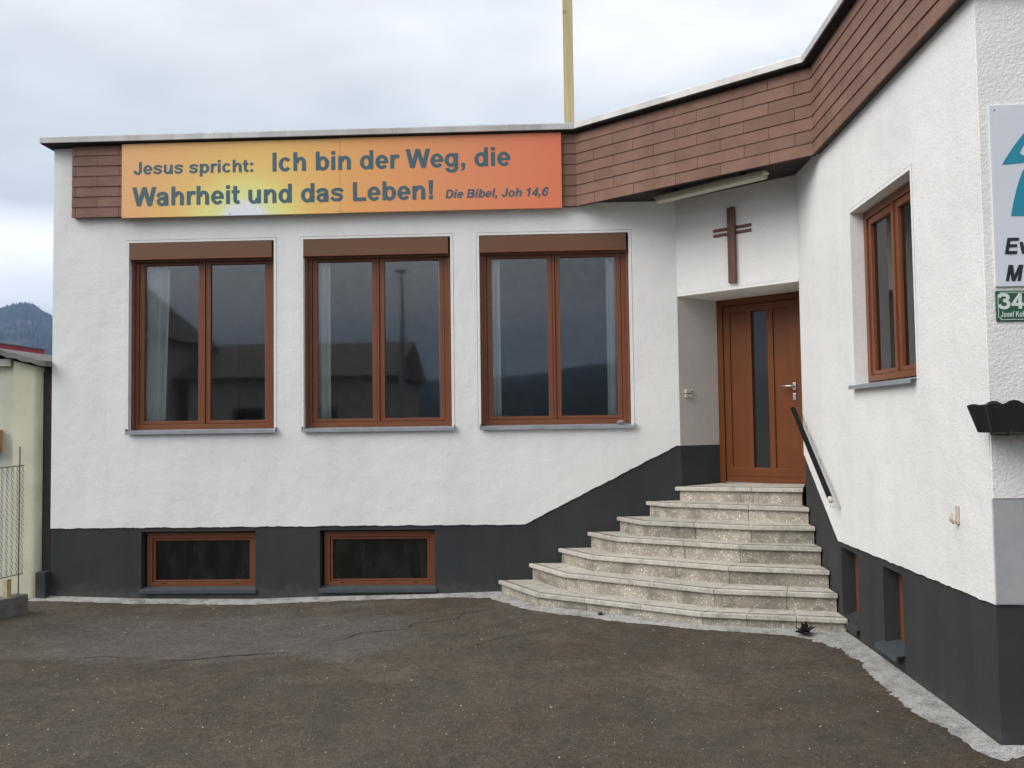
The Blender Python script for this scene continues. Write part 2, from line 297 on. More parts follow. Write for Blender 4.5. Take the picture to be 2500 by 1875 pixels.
# ------------------------------------------------------------------ mesh helpers
ORI = {}
class MB:
    def __init__(s): s.v = []; s.f = []
    def add(s, vs_, fs):
        o = len(s.v); s.v += [Vector(p) for p in vs_]; s.f += [tuple(i+o for i in f) for f in fs]; return s
    def box8(s, p):      # 4 bottom + 4 top corners, counter-clockwise
        return s.add(p, [(3, 2, 1, 0), (4, 5, 6, 7), (0, 1, 5, 4), (1, 2, 6, 5), (2, 3, 7, 6), (3, 0, 4, 7)])
    def box(s, x0, x1, y0, y1, z0, z1):
        return s.box8([(x0, y0, z0), (x1, y0, z0), (x1, y1, z0), (x0, y1, z0), (x0, y0, z1), (x1, y0, z1), (x1, y1, z1), (x0, y1, z1)])
    def bbox(s, B, u0, u1, v0, v1, w0, w1):     # box in a wall basis (u along, v up, w outward)
        P = [B(u, v, w) for v in (v0, v1) for (u, w) in ((u0, w1), (u1, w1), (u1, w0), (u0, w0))]
        return s.box8(P)
    def slab(s, B, outer, holes, w0, w1):       # plate with holes, w1 = outer face
        loops = [list(outer)] + [list(h) for h in holes]
        tris = tessellate_polygon([[Vector((a[0], a[1], 0)) for a in l] for l in loops])
        flat = [a for l in loops for a in l]; n = len(flat); o = len(s.v)
        s.v += [B(a[0], a[1], w1) for a in flat] + [B(a[0], a[1], w0) for a in flat]
        for t in tris:
            a, b_, c_ = (flat[i] for i in t)
            cr_ = (b_[0]-a[0])*(c_[1]-a[1])-(b_[1]-a[1])*(c_[0]-a[0])
            if abs(cr_) < 1e-12: continue
            t = tuple(t) if cr_ > 0 else tuple(reversed(t))
            s.f.append(tuple(o+i for i in t)); s.f.append(tuple(o+n+i for i in reversed(t)))
        k = 0
        for li, l in enumerate(loops):
            m = len(l); ar = sum(l[i][0]*l[(i+1) % m][1]-l[(i+1) % m][0]*l[i][1] for i in range(m))
            for i in range(m):
                a, b_ = o+k+i, o+k+(i+1) % m
                q_ = (a, a+n, b_+n, b_) if (ar > 0) == (li == 0) else (a, b_, b_+n, a+n)
                s.f.append(q_)
            k += m
        return s
    def prism(s, pts, z0, z1):                  # plan polygon (ccw) between two heights (numbers or functions of x,y)
        f0 = z0 if callable(z0) else (lambda x, y: z0); f1 = z1 if callable(z1) else (lambda x, y: z1)
        n = len(pts); o = len(s.v)
        ar = sum(pts[i][0]*pts[(i+1) % n][1]-pts[(i+1) % n][0]*pts[i][1] for i in range(n))
        if ar < 0: pts = pts[::-1]
        s.v += [Vector((x, y, f0(x, y))) for x, y in pts] + [Vector((x, y, f1(x, y))) for x, y in pts]
        s.f.append(tuple(o+i for i in reversed(range(n)))); s.f.append(tuple(o+n+i for i in range(n)))
        for i in range(n): j = (i+1) % n; s.f.append((o+i, o+j, o+n+j, o+n+i))
        return s
    def tube(s, pts, r, seg=8, cap=True):
        pts = [Vector(p) for p in pts]; n = len(pts); rs = r if isinstance(r, (list, tuple)) else [r]*n; o = len(s.v)
        for i, p in enumerate(pts):
            d = (pts[min(i+1, n-1)]-pts[max(i-1, 0)]).normalized()
            a = d.cross(Vector((0, 0, 1)) if abs(d.z) < 0.95 else Vector((1, 0, 0))).normalized(); b_ = d.cross(a)
            for k in range(seg):
                t = 2*math.pi*k/seg; s.v.append(p+(a*math.cos(t)+b_*math.sin(t))*rs[i])
        for i in range(n-1):
            for k in range(seg):
                k2 = (k+1) % seg; s.f.append((o+i*seg+k, o+i*seg+k2, o+(i+1)*seg+k2, o+(i+1)*seg+k))
        if cap: s.f.append(tuple(o+k for k in reversed(range(seg)))); s.f.append(tuple(o+(n-1)*seg+k for k in range(seg)))
        return s
    def build(s, name, mat, parent=None, smooth=False, bevel=0.0):
        xs = [p.x for p in s.v]; ys = [p.y for p in s.v]; zs = [p.z for p in s.v]
        org = Vector(((min(xs)+max(xs))/2, (min(ys)+max(ys))/2, min(zs)))
        me = bpy.data.meshes.new(name); me.from_pydata([p-org for p in s.v], [], s.f)
        bm = bmesh.new(); bm.from_mesh(me); bmesh.ops.recalc_face_normals(bm, faces=bm.faces); bm.to_mesh(me); bm.free()
        if smooth: me.polygons.foreach_set('use_smooth', [True]*len(me.polygons))
        me.materials.append(M[mat]); o = bpy.data.objects.new(name, me); COL.objects.link(o)
        attach(o, org, parent)
        if bevel:
            md = o.modifiers.new('bevel', 'BEVEL'); md.width = bevel; md.segments = 2; md.limit_method = 'ANGLE'
        return o
def attach(o, org, parent):
    ORI[o.name] = org
    if parent: o.parent = parent; o.location = org-ORI[parent.name]
    else: o.location = org
def thing(name, loc, label, cat, group=None):
    o = bpy.data.objects.new(name, None); COL.objects.link(o); o.empty_display_size = 0.2
    o.location = loc; ORI[o.name] = Vector(loc); return tag(o, label, cat, group)
def tag(o, label, cat, group=None, kind=None):
    if label: o['label'] = label
    if cat: o['category'] = cat
    if group: o['group'] = group
    if kind: o['kind'] = kind
    return o
def basis(o, ux, n):
    o = Vector(o); ux = Vector(ux).normalized(); n = Vector(n).normalized()
    return lambda u, v, w=0.0: Vector((o.x+ux.x*u+n.x*w, o.y+ux.y*u+n.y*w, v))
def rect(u0, u1, v0, v1): return [(u0, v0), (u1, v0), (u1, v1), (u0, v1)]
def jag(a, b_, step, amp, seed=0):       # wavy line from a to b, ends kept
    a = Vector(a); b_ = Vector(b_); L = (b_-a).length; n = max(1, int(L/step)); out = []
    nn = Vector((-(b_-a).y, (b_-a).x)).normalized()
    for i in range(n):
        p = a.lerp(b_, i/n)
        k = 0 if i == 0 else amp*(mnoise.noise((p.x*9+seed, p.y*9, seed*1.7))+0.8*mnoise.noise((p.x*37, p.y*37+seed, 3.1)))
        out.append(tuple(p+nn*k))
    return out

# ------------------------------------------------------------------ key lines of the place (metres)
ab = Vector((6.8162, 0.0, 0)); bc = Vector((7.8664, -0.9102, 0)); cdn = Vector((7.787, -4.60, 0))
dB = (bc-ab).normalized(); nB = Vector((-dB.y, dB.x, 0)); dC = (cdn-bc).normalized(); nCo = Vector((dC.y, -dC.x, 0))
LC = (cdn-bc).length; LB = (bc-ab).length
A = basis((0, 0, 0), (1, 0, 0), (0, -1, 0)); Bw = basis(ab, dB, -nB); Cw = basis(bc, dC, nCo); Dw = basis(cdn, (1, 0, 0), (0, -1, 0))
XL = -0.150; ZP = 0.691; ZTOP = 4.972
HX = [(-0.3, -.07), (0.9, -.112), (2.15, -.122), (2.85, -.10), (4.15, -.076), (4.9, -.054), (7.8, -.008), (9, 0)]
def gz(x, y):
    if x <= HX[0][0]: h = HX[0][1]
    elif x >= HX[-1][0]: h = 0.0
    else:
        for (x0, z0), (x1, z1) in zip(HX, HX[1:]):
            if x0 <= x <= x1: h = z0+(z1-z0)*(x-x0)/(x1-x0); break
    t = min(1, max(0, -y/4.5)); t = t*t*(3-2*t); f = max(0.0, 1-max(0, math.hypot(x-4, y+3)-14)/20)
    return (h*(1-t))*f + f*0.012*mnoise.noise((x*0.5, y*0.5, 2.0)) if t > 0 else h*f

# ------------------------------------------------------------------ ground
def axis(a, b_, step, lim):
    v = [a+i*step for i in range(int((b_-a)/step)+1)]; d = step
    while v[-1] < lim: d *= 1.5; v.append(v[-1]+d)
    d = step
    while v[0] > -lim: d *= 1.5; v.insert(0, v[0]-d)
    return v
gx = axis(-3, 10, 0.25, 4500); gy = axis(-10, 0.5, 0.25, 4500)
g = MB(); g.v = [Vector((x, y, gz(x, y))) for y in gy for x in gx]; w = len(gx)
g.f = [(j*w+i, j*w+i+1, (j+1)*w+i+1, (j+1)*w+i) for j in range(len(gy)-1) for i in range(w-1)]
ground = tag(g.build('ground', 'asphalt'), 'brown-grey worn asphalt yard running up to the walls', None, kind='structure')
def gzi(x, y):           # height of the ground mesh itself (bilinear in its grid)
    import bisect
    i = max(0, bisect.bisect_right(gx, x)-1); j = max(0, bisect.bisect_right(gy, y)-1)
    u = (x-gx[i])/(gx[i+1]-gx[i]); v = (y-gy[j])/(gy[j+1]-gy[j])
    z = lambda a, c_: gz(gx[a], gy[c_])
    return (z(i, j)*(1-u)+z(i+1, j)*u)*(1-v)+(z(i, j+1)*(1-u)+z(i+1, j+1)*u)*v
def crack(pts, wd):
    m = MB(); L = []
    for a, b_ in zip(pts, pts[1:]): L += jag(a, b_, 0.03, 0.025, pts[0][0])
    L.append(pts[-1]); n = len(L)
    for i, p in enumerate(L):
        a = Vector(L[max(0, i-1)]); b_ = Vector(L[min(n-1, i+1)]); d = (b_-a).normalized(); k = wd*(0.35+0.9*abs(mnoise.noise((p[0]*7, p[1]*7, 5))))*min(1, 6*min(i+0.3, n-0.7-i)/n)
        for s_ in (-1, 1):
            x, y = p[0]-d.y*k*s_, p[1]+d.x*k*s_; m.v.append(Vector((x, y, gzi(x, y)+0.004)))
    m.f = [(2*i, 2*i+1, 2*i+3, 2*i+2) for i in range(n-1)]
    return m.build('crack', 'crack', ground)
crack([(3.40, -2.10), (3.61, -1.91), (3.69, -1.68), (4.09, -1.58), (4.08, -1.35), (4.47, -1.20), (4.53, -.93), (4.83, -.74), (4.97, -.67)], 0.013)
crack([(1.57, -2.58), (1.73, -2.49), (2.08, -2.55)], 0.010)
crack([(2.22, -2.65), (2.5, -2.64), (2.82, -2.52), (3.25, -2.43)], 0.015)
crack([(4.55, -2.55), (5.0, -1.95), (5.44, -1.73), (5.74, -1.32)], 0.007)
crack([(4.75, -1.62), (5.2, -1.35), (5.5, -1.28)], 0.004)

def resample(pts, step):
    out = []
    for a, b_ in zip(pts, pts[1:]):
        a = Vector(a); b_ = Vector(b_); n = max(1, int((b_-a).length/step)); out += [a.lerp(b_, i/n) for i in range(n)]
    return out+[Vector(pts[-1])]
inner = [(XL-0.12, 0.0), (XL, 0.0), (1, 0), (2.2, 0), (3.4, 0), (4.3, 0), (4.85, 0.0), (5.27, -.75), (5.27, -.75), (5.50, -.92), (5.80, -1.13), (5.86, -1.16), (6.2, -1.41), (6.71, -1.73), (7.1, -1.84), (7.4, -1.93), (7.70, -2.02), (7.84, -2.08), (7.83, -2.8), (7.82, -3.4), (7.81, -3.9), (7.80, -4.2), (7.79, -4.45), (7.785, -4.59), (7.79, -4.60), (7.9, -4.60), (10, -4.60)]
outer = [(XL-0.15, -.22), (XL, -.18), (1, -.18), (2.2, -.20), (3.4, -.14), (4.3, -.11), (4.72, -.22), (4.93, -.55), (5.2, -.90), (5.47, -1.08), (5.74, -1.27), (5.87, -1.38), (6.16, -1.57), (6.7, -1.84), (7.06, -1.97), (7.34, -2.09), (7.48, -2.24), (7.56, -2.49), (7.61, -2.91), (7.57, -3.46), (7.56, -3.88), (7.59, -4.16), (7.62, -4.47), (7.64, -4.67), (7.72, -4.76), (7.87, -4.72), (10, -4.73)]
m = MB(); n = 0
for (i0, i1), (o0, o1) in zip(zip(inner, inner[1:]), zip(outer, outer[1:])):
    L = max((Vector(o1)-Vector(o0)).length, (Vector(i1)-Vector(i0)).length); k = max(1, int(L/0.025))
    for j in range(k):
        a = Vector(i0).lerp(Vector(i1), j/k); b_ = Vector(o0).lerp(Vector(o1), j/k)
        f = 1+0.22*mnoise.noise((b_.x*3, b_.y*3, 1))+0.22*mnoise.noise((b_.x*16, b_.y*16, 4))+0.16*mnoise.noise((b_.x*45, b_.y*45, 9))
        b_ = a+(b_-a)*f*0.88; c_ = a.lerp(b_, 0.5)
        m.v += [Vector((a.x, a.y, gzi(a.x, a.y)+0.028)), Vector((c_.x, c_.y, gzi(c_.x, c_.y)+0.014)), Vector((b_.x, b_.y, gzi(b_.x, b_.y)+0.003))]; n += 1
m.f = [f for i in range(n-1) for f in ((3*i, 3*i+1, 3*i+4, 3*i+3), (3*i+1, 3*i+2, 3*i+5, 3*i+4))]
tag(m.build('cement_strip', 'cement', smooth=True), 'pale gravelly cement strip along the foot of walls and steps', None, kind='structure')

m = MB()
for i in range(620):
    x = random.uniform(-1, 8.2); y = -random.uniform(0.3, 6.3)
    if x > 7.5: continue
    s_ = random.choice((0.003, 0.004, 0.004, 0.005, 0.007)); z = gzi(x, y); a = random.random()*3
    P = [Vector((x+math.cos(a+k*2.1)*s_*random.uniform(.7, 1.3), y+math.sin(a+k*2.1)*s_*random.uniform(.7, 1.3), z)) for k in range(3)]+[Vector((x, y, z+s_*1.1))]
    m.add(P, [(0, 1, 3), (1, 2, 3), (2, 0, 3), (2, 1, 0)])
tag(m.build('grit', 'grit'), 'loose pale grit scattered over the asphalt', None, kind='stuff')

# ------------------------------------------------------------------ the building
hall = thing('meeting_hall', (3.5, 2.0, 0), 'single-storey white rendered hall with charcoal plinth, brown windows and brown shingled fascia', 'building')
WIN = [(0.7202, 1.6182), (2.6937, 1.6182), (4.6556, 1.6182)]
ZBT, ZBB, ZS = 3.868, 3.689, 1.745
def groove(u0, u1, v0, v1, m=0.032): return rect(u0-m, u1+m, v0, v1+m)
# wall A (long front wall)
zpl = lambda x: ZP
outl = jag((XL, ZP), (5.118, 0.692), 0.025, 0.007, 1)+jag((5.118, 0.692), (6.775, 1.525), 0.025, 0.007, 2)+[(6.775, 1.525), (ab.x, 1.525), (ab.x, ZTOP), (XL, ZTOP)]
holesA = [groove(u, u+W+.025, ZS, ZBT) for u, W in WIN]
MB().slab(A, outl, holesA, -0.30, 0).build('wall', 'plaster', hall)
bw = [(0.8715, 2.1512), (2.8666, 4.1343)]
pl = [(XL, -0.5), (ab.x, -0.5), (ab.x, 1.5245)]+[(6.775, 1.54), (5.10, 0.712), (XL, 0.712)]
MB().slab(A, pl, [rect(a, b_, 0.0, 0.644) for a, b_ in bw], -0.29, -0.012).build('plinth', 'plinth_paint', hall)
MB().bbox(A, XL-0.115, XL, -0.3, 0.225, -0.25, 0.09).build('footing', 'plinth_paint', hall, bevel=0.01)
# lintel wall B over the door
ZLIN = 3.147
MB().slab(Bw, rect(0, LB, ZLIN+0.034, ZTOP), [], -0.25, 0).build('wall', 'plaster', hall)
MB().bbox(Bw, 0.004, LB-0.004, ZLIN, ZLIN+0.028, -0.2, 0.003).build('lintel_trim', 'plaster_smooth', hall)
# wall C
HC = (1.546, 2.752, 2.05, 3.442)
o = jag((0, 1.455), (0.985, 0.752), 0.03, 0.005, 3)+jag((0.985, 0.752), (LC-0.008, 0.776), 0.03, 0.006, 4)+[(LC-0.008, 0.776), (LC-0.008, ZTOP), (0, ZTOP)]
MB().slab(Cw, o, [groove(*HC)], -0.30, 0).build('wall', 'plaster', hall)
cb = [(1.02, 1.431), (1.982, 2.354)]
MB().slab(Cw, [(0, -0.5), (LC-0.021, -0.5), (LC-0.021, 0.7755), (0.985, 0.7515), (0, 1.4545)], [rect(a, b_, 0.14, 0.704) for a, b_ in cb], -0.29, -0.012).build('plinth', 'plinth_paint', hall)
# wall D (turns the corner towards the right)
def dpart(name, mat, z0, z1, inset):
    a = cdn+nCo*(-0.005-max(inset, 0)*0.6); i = a-dC*0.28
    P = [(a.x, cdn.y+inset), (12, cdn.y+inset), (12, -4.3), (i.x, i.y)]
    return MB().prism(P, z0, z1).build(name, mat, hall)
dpart('wall', 'plaster_rough', 1.352, ZTOP, -0.007); dpart('wall_band', 'grey_paint', 0.784, 1.352, -0.003); dpart('plinth', 'plinth_paint', -0.5, 0.784, 0.019)
# niche of the door
DO = 0.52; DS = -0.078; dl = ab+dB*(0.255+DS)+nB*DO; dr = ab+dB*(1.262+DS)+nB*DO
def jamb(p, q_, z0, z1, mat, name, th):
    d = (q_-p).normalized(); nn = Vector((-d.y, d.x, 0))*th
    MB().prism([(p.x, p.y), (q_.x, q_.y), ((q_+nn).x, (q_+nn).y), ((p+nn).x, (p+nn).y)], z0, z1).build(name, mat, hall)
je = dl+(dl-ab).normalized()*0.03
jamb(ab+Vector((0.002, 0, 0)), je, 1.524, ZLIN-0.001, 'jamb_shaded', 'door_jamb', 0.15)
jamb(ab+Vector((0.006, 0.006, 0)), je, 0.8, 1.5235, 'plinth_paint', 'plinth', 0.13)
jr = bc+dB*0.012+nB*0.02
jamb(jr, dr+dB*0.02, 1.456, ZLIN-0.001, 'jamb_shaded', 'door_jamb', -0.1)
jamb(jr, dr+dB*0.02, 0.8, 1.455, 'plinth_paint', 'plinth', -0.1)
# underside of the lintel, falling slightly to the door head
P = [ab+nB*0.004, bc+nB*0.004, ab+dB*1.26+nB*0.60, ab+dB*0.12+nB*0.60]
m = MB(); m.box8([(P[0].x, P[0].y, ZLIN), (P[1].x, P[1].y, ZLIN), (P[2].x, P[2].y, 3.128), (P[3].x, P[3].y, 3.128)]+[(p.x, p.y, 3.30) for p in P]); m.build('lintel_soffit', 'plaster_smooth', hall)
# remaining walls, roof deck and the room behind the windows
MB().box(XL, XL+0.3, 0.302, 8, -0.5, ZTOP-0.002).build('wall', 'plaster', hall)
MB().box(XL+0.302, 12, 7.7, 8, -0.5, ZTOP-0.002).build('wall', 'plaster', hall)
MB().box(11.7, 12, -4.298, 7.698, -0.5, ZTOP-0.002).build('wall', 'plaster', hall)
roofpoly = [(XL, 0.03), (5.74, 0.03), (7.80, -1.60), (7.73, -4.60), (12, -4.60), (12, 8), (XL, 8)]
MB().prism(roofpoly, ZTOP+0.002, ZTOP+0.04).build('roof', 'grey_sheet', hall)
MB().prism([(0.16, 0.31), (6.7, 0.31), (7.5, 0.6), (7.5, 5.0), (0.16, 5.0)], 0.95, 1.10).build('room_floor', 'room_grey', hall)
MB().box(0.16, 8.3, 5.0, 5.1, 1.1, 4.9).build('room_wall', 'room_grey', hall)
MB().box(7.45, 7.5, 0.75, 4.99, 1.1, 4.9).build('room_wall', 'room_grey', hall)
MB().prism([(8.17, -0.5), (8.17, -4.25), (11.0, -4.25), (11.0, -0.5)], 1.0, 1.1).build('room_floor', 'room_grey', hall)
MB().box(10.4, 10.5, -4.25, -0.5, 1.1, 4.9).build('room_wall', 'room_grey', hall)
for a in ((0.16, 6.5, 0.45, 0.5, -0.45, 0.93), (8.55, 8.6, -4.2, -1.0, -0.45, 0.98)): MB().box(*a).build('cellar_wall', 'dark_gap', hall)

# ---- windows
def window(B, u0, u1, v0, v1, dep, mat='frame_brown', fw=0.075, sw=0.058, pane='glass', split=True, below=0.0):
    """outer frame = the part; sashes and panes are its pieces"""
    ins = [rect(u0+fw, u1-fw, v0+fw*0.75, v1-fw)]
    if split:
        mid = (u0+u1)/2+0.0; ins = [rect(u0+fw, mid-0.012, v0+fw*0.75, v1-fw), rect(mid+0.012, u1-fw, v0+fw*0.75, v1-fw)]
    w_ = MB().slab(B, rect(u0, u1, v0, v1), ins, -dep-0.07, -dep).build('window', mat, hall, bevel=0.003)
    for h in ins:
        a, b_, c_, d_ = h[0][0], h[1][0], h[0][1], h[2][1]
        g_ = 0.003
        MB().slab(B, rect(a+g_, b_-g_, c_+g_, d_-g_), [rect(a+sw, b_-sw, c_+sw*0.65, d_-sw)], -dep-0.065, -dep-0.014).build('sash', mat, w_, bevel=0.004)
        MB().bbox(B, a+sw-0.006, b_-sw+0.006, c_+sw*0.65-0.006, d_-sw+0.006, -dep-0.045, -dep-0.040).build('pane', pane, w_)
    return w_
def sill(B, u0, u1, z, dep, out, parent, mat='zinc_grey', drop=0.02, lip=0.03):
    m = MB(); zz = z
    P = lambda u: [B(u, zz+drop, -dep), B(u, zz, out), B(u, zz-lip, out), B(u, zz-lip, out-0.006), B(u, zz-0.006, out-0.008), B(u, zz+drop-0.006, -dep)]
    a, c_ = P(u0), P(u1); n_ = len(a); m.v = a+c_
    m.f = [tuple(range(n_-1, -1, -1)), tuple(range(n_, 2*n_))]+[(i, (i+1) % n_, n_+(i+1) % n_, n_+i) for i in range(n_)]
    s_ = m.build('sill', mat, parent)
    return s_
for i, (u, W) in enumerate(WIN):
    a, c_ = u, u+W+0.025
    wn_ = window(A, a-0.005, c_-0.006, 1.772, 3.76, 0.095)
    MB().slab(A, rect(a-.0287, c_+.0287, ZS+.002, ZBT+.027), [rect(a, c_, ZS+.0025, ZBT+0.001)], -0.26, 0.003).build('reveal_trim', 'plaster_smooth', wn_)
    bx = MB().bbox(A, a+0.002, a+W, ZBB, ZBT-0.004, -0.088, 0.004).build('shutter_box', 'box_brown', wn_, bevel=0.004)
    MB().bbox(A, a+0.002, a+W, ZBB-0.012, ZBB+0.006, -0.002, 0.008).build('shutter_lip', 'frame_brown', wn_)
    MB().bbox(A, a+0.012, c_-0.012, ZBB-0.03, ZBB-0.001, -0.085, -0.045).build('shutter_slat', 'box_brown', wn_)
    for uu in (a+0.004, c_-0.034): MB().bbox(A, uu, uu+0.03, ZS+0.03, ZBB-0.032, -0.093, -0.066).build('guide_rail', 'frame_brown', wn_)
    sill(A, a-0.012, c_+0.03, 1.752, 0.09, 0.045, wn_)
    for uu in (a-0.012, c_+0.022): MB().bbox(A, uu, uu+0.008, 1.745, 1.785, -0.005, 0.046).build('sill_cap', 'zinc_grey', wn_)
for i, (a, c_) in enumerate(bw):
    w_ = window(A, a+0.03, c_-0.004, 0.03, 0.625, 0.085, fw=0.062, sw=0.03, pane='glass_obscure', split=False)
    sill(A, a-0.015, c_+0.012, 0.006, 0.082, 0.02, w_, mat='zinc_dark', drop=0.026, lip=0.035)
    for t in (0.18, 0.82): MB().bbox(A, a+(c_-a)*t-.018, a+(c_-a)*t+.018, 0.058, 0.070, -0.088, -0.0835).build('drain_slot', 'dark_gap', w_)
a, c_, v0, v1 = HC
wc = window(Cw, a+0.004, c_-0.002, v0+0.035, v1-0.006, 0.10, fw=0.06, sw=0.055)
MB().slab(Cw, rect(a-.026, c_+.026, v0+.002, v1+.026), [rect(a, c_, v0+.0025, v1)], -0.26, 0.003).build('reveal_trim', 'plaster_smooth', wc)
sill(Cw, a-0.012, c_+0.0, v0+0.005, 0.095, 0.05, wc)
for ci, (a, c_) in enumerate(cb):
    w_ = window(Cw, a+0.004, c_-0.004, 0.15, 0.69, 0.125, fw=0.055, sw=0.03, pane='glass_obscure', split=False)
    sill(Cw, a-0.012, c_+0.012, 0.145-0.05*(1-ci), 0.12, 0.055 if ci else 0.02, w_, mat='zinc_dark' if ci else 'plinth_paint', drop=0.022+0.05*(1-ci), lip=0.04)

# ---- door
Db_ = basis(ab+nB*DO+dB*DS, dB, -nB); Db = lambda u, v, w=0.0: Db_(u, 1.8+(v-1.8)*1.0165, w)
fd = MB().slab(Db, [(0.255, 1.10), (0.325, 1.10), (0.325, 3.04), (1.196, 3.04), (1.196, 1.10), (1.262, 1.10), (1.262, 3.108), (0.255, 3.108)], [], -0.07, 0).build('door', 'door_brown', hall, bevel=0.004)
lz0, lz1 = 1.128, 3.036
pan = [(0.405, 0.605, 1.285, 2.955), (0.662, 0.850, 1.285, 2.955), (0.915, 1.095, 1.285, 2.955)]
MB().slab(Db, rect(0.329, 1.192, lz0, lz1), [rect(*p_) for p_ in pan], -0.068, -0.016).build('leaf', 'door_brown', fd, bevel=0.004)
for k, p_ in enumerate(pan):
    if k == 1: MB().bbox(Db, p_[0]-.006, p_[1]+.006, p_[2]-.006, p_[3]+.006, -0.055, -0.05).build('pane', 'door_glass', fd)
    else: MB().bbox(Db, p_[0]-.006, p_[1]+.006, p_[2]-.006, p_[3]+.006, -0.06, -0.034).build('panel', 'door_brown', fd)
MB().bbox(Db, 0.335, 1.186, 1.196, 1.204, -0.018, -0.010).build('weather_bar', 'door_brown', fd)
MB().bbox(Db, 0.331, 1.19, 1.117, 1.127, -0.05, 0.006).build('threshold', 'steel', fd)
MB().bbox(Db, 0.331, 1.19, 1.100, 1.1165, -0.05, -0.004).build('threshold_base', 'black_plastic', fd)
hd = MB().tube([Db(1.145, 2.135, -0.016), Db(1.145, 2.135, 0.04), Db(1.135, 2.136, 0.047), Db(1.0, 2.138, 0.047)], 0.0095, 10).build('handle', 'steel', fd, smooth=True)
MB().bbox(Db, 1.128, 1.162, 2.095, 2.170, -0.016, -0.006).build('handle_plate', 'steel', fd, bevel=0.003)
MB().bbox(Db, 1.128, 1.162, 1.99, 2.062, -0.016, -0.004).build('key_plate', 'steel', fd, bevel=0.003)

# ---- fascia with its shingles, soffit, coping
ZF0, RH = 4.153, 0.1165
f0 = Vector((0.096, -0.058, 0)); f1 = Vector((5.741, -0.058, 0)); f2 = Vector((7.797, -1.700, 0)); f3 = Vector((7.797-0.0216*2.95, -4.65, 0)); f4 = Vector((12.0, -4.65, 0))
SH = {}
def shingle(L, H):
    k = (round(L, 3), round(H, 3))
    if k not in SH:
        L2 = L-0.004
        v = [(0, 0, 0), (L2, 0, 0), (L2, 0.003, H), (0, 0.003, H), (0, -0.013, 0), (L2, -0.013, 0), (L2, -0.0035, H), (0, -0.0035, H)]
        me = bpy.data.meshes.new('shingle'); me.from_pydata(v, [], [(4, 5, 6, 7), (3, 2, 1, 0), (0, 1, 5, 4), (1, 2, 6, 5), (2, 3, 7, 6), (3, 0, 4, 7)])
        me.materials.append(M['shingle']); SH[k] = me
    return SH[k]
def fascia(p, q_, off, name='fascia', shingles=True, skip=None):
    d = (q_-p).normalized(); L = (q_-p).length; nn = Vector((-d.y, d.x, 0))
    back = 0.05
    P = [(p.x, p.y), (q_.x, q_.y), ((q_+nn*back).x, (q_+nn*back).y), ((p+nn*back).x, (p+nn*back).y)]
    fo = MB().prism(P, ZF0+0.006, ZTOP+0.0).build(name, 'soffit_wood', hall)
    if not shingles: return fo
    ang = math.atan2(d.y, d.x)
    for r in range(7):
        z = ZF0+0.002+r*RH; H = min(RH+0.012, ZTOP-z-0.014)
        js = []; s_ = off+(0.2473 if (6-r) % 2 else 0.0)
        while s_ > 0: s_ -= 0.4945
        while s_ < L: js.append(s_); s_ += 0.4945
        js.append(s_)
        for a, b_ in zip(js, js[1:]):
            a = max(a, 0); b_ = min(b_, L)
            if b_-a < 0.012 or (skip and a >= skip[0] and b_ <= skip[1]): continue
            ob = bpy.data.objects.new('shingle', shingle(b_-a, H)); COL.objects.link(ob)
            pos = p+d*a-nn*(0.0015+random.uniform(0, 0.002)); pos.z = z+random.uniform(-0.001, 0.001)
            ob.rotation_euler = (0, 0, ang); attach(ob, pos, fo)
    return fo
fascia(f0, f1, 0.044, skip=(0.75, 5.35)); fascia(f1, f2, 0.246); fascia(f2, f3, 0.33); fascia(f3, f4, 0.1, shingles=False)
for p, q_ in ((f0, f1), (f1, f2), (f2, f3)):          # drip edge under the lowest row
    pass
def clip(poly, a, n_):   # keep the side where (p-a).n >= 0
    out = []
    for i in range(len(poly)):
        p, q_ = poly[i], poly[(i+1) % len(poly)]; dp = (p-a).dot(n_); dq = (q_-a).dot(n_)
        if dp >= 0: out.append(p)
        if dp*dq < 0: out.append(p.lerp(q_, dp/(dp-dq)))
    return out
sp = [Vector(t) for t in ((5.741, -0.003), (5.75, -0.012), (7.80, -1.64), (7.845, -1.65), (7.862, -0.915), (6.817, -0.003))]
dF = (f2-f1).normalized().to_2d(); nF = Vector((-dF.y, dF.x))
sof = MB().prism([tuple(p) for p in sp], 4.222, 4.26).build('soffit', 'soffit_wood', hall)
k = 0
while k < 11:
    a = sp[1]+nF*(k*0.105)
    P = clip(clip(sp, a, nF), a+nF*0.099, -nF)
    if len(P) > 2 and abs(sum(P[i].x*P[(i+1) % len(P)].y-P[(i+1) % len(P)].x*P[i].y for i in range(len(P)))) > 0.004:
        MB().prism([tuple(p) for p in P], 4.203, 4.2215).build('plank', 'soffit_wood', sof)
    k += 1
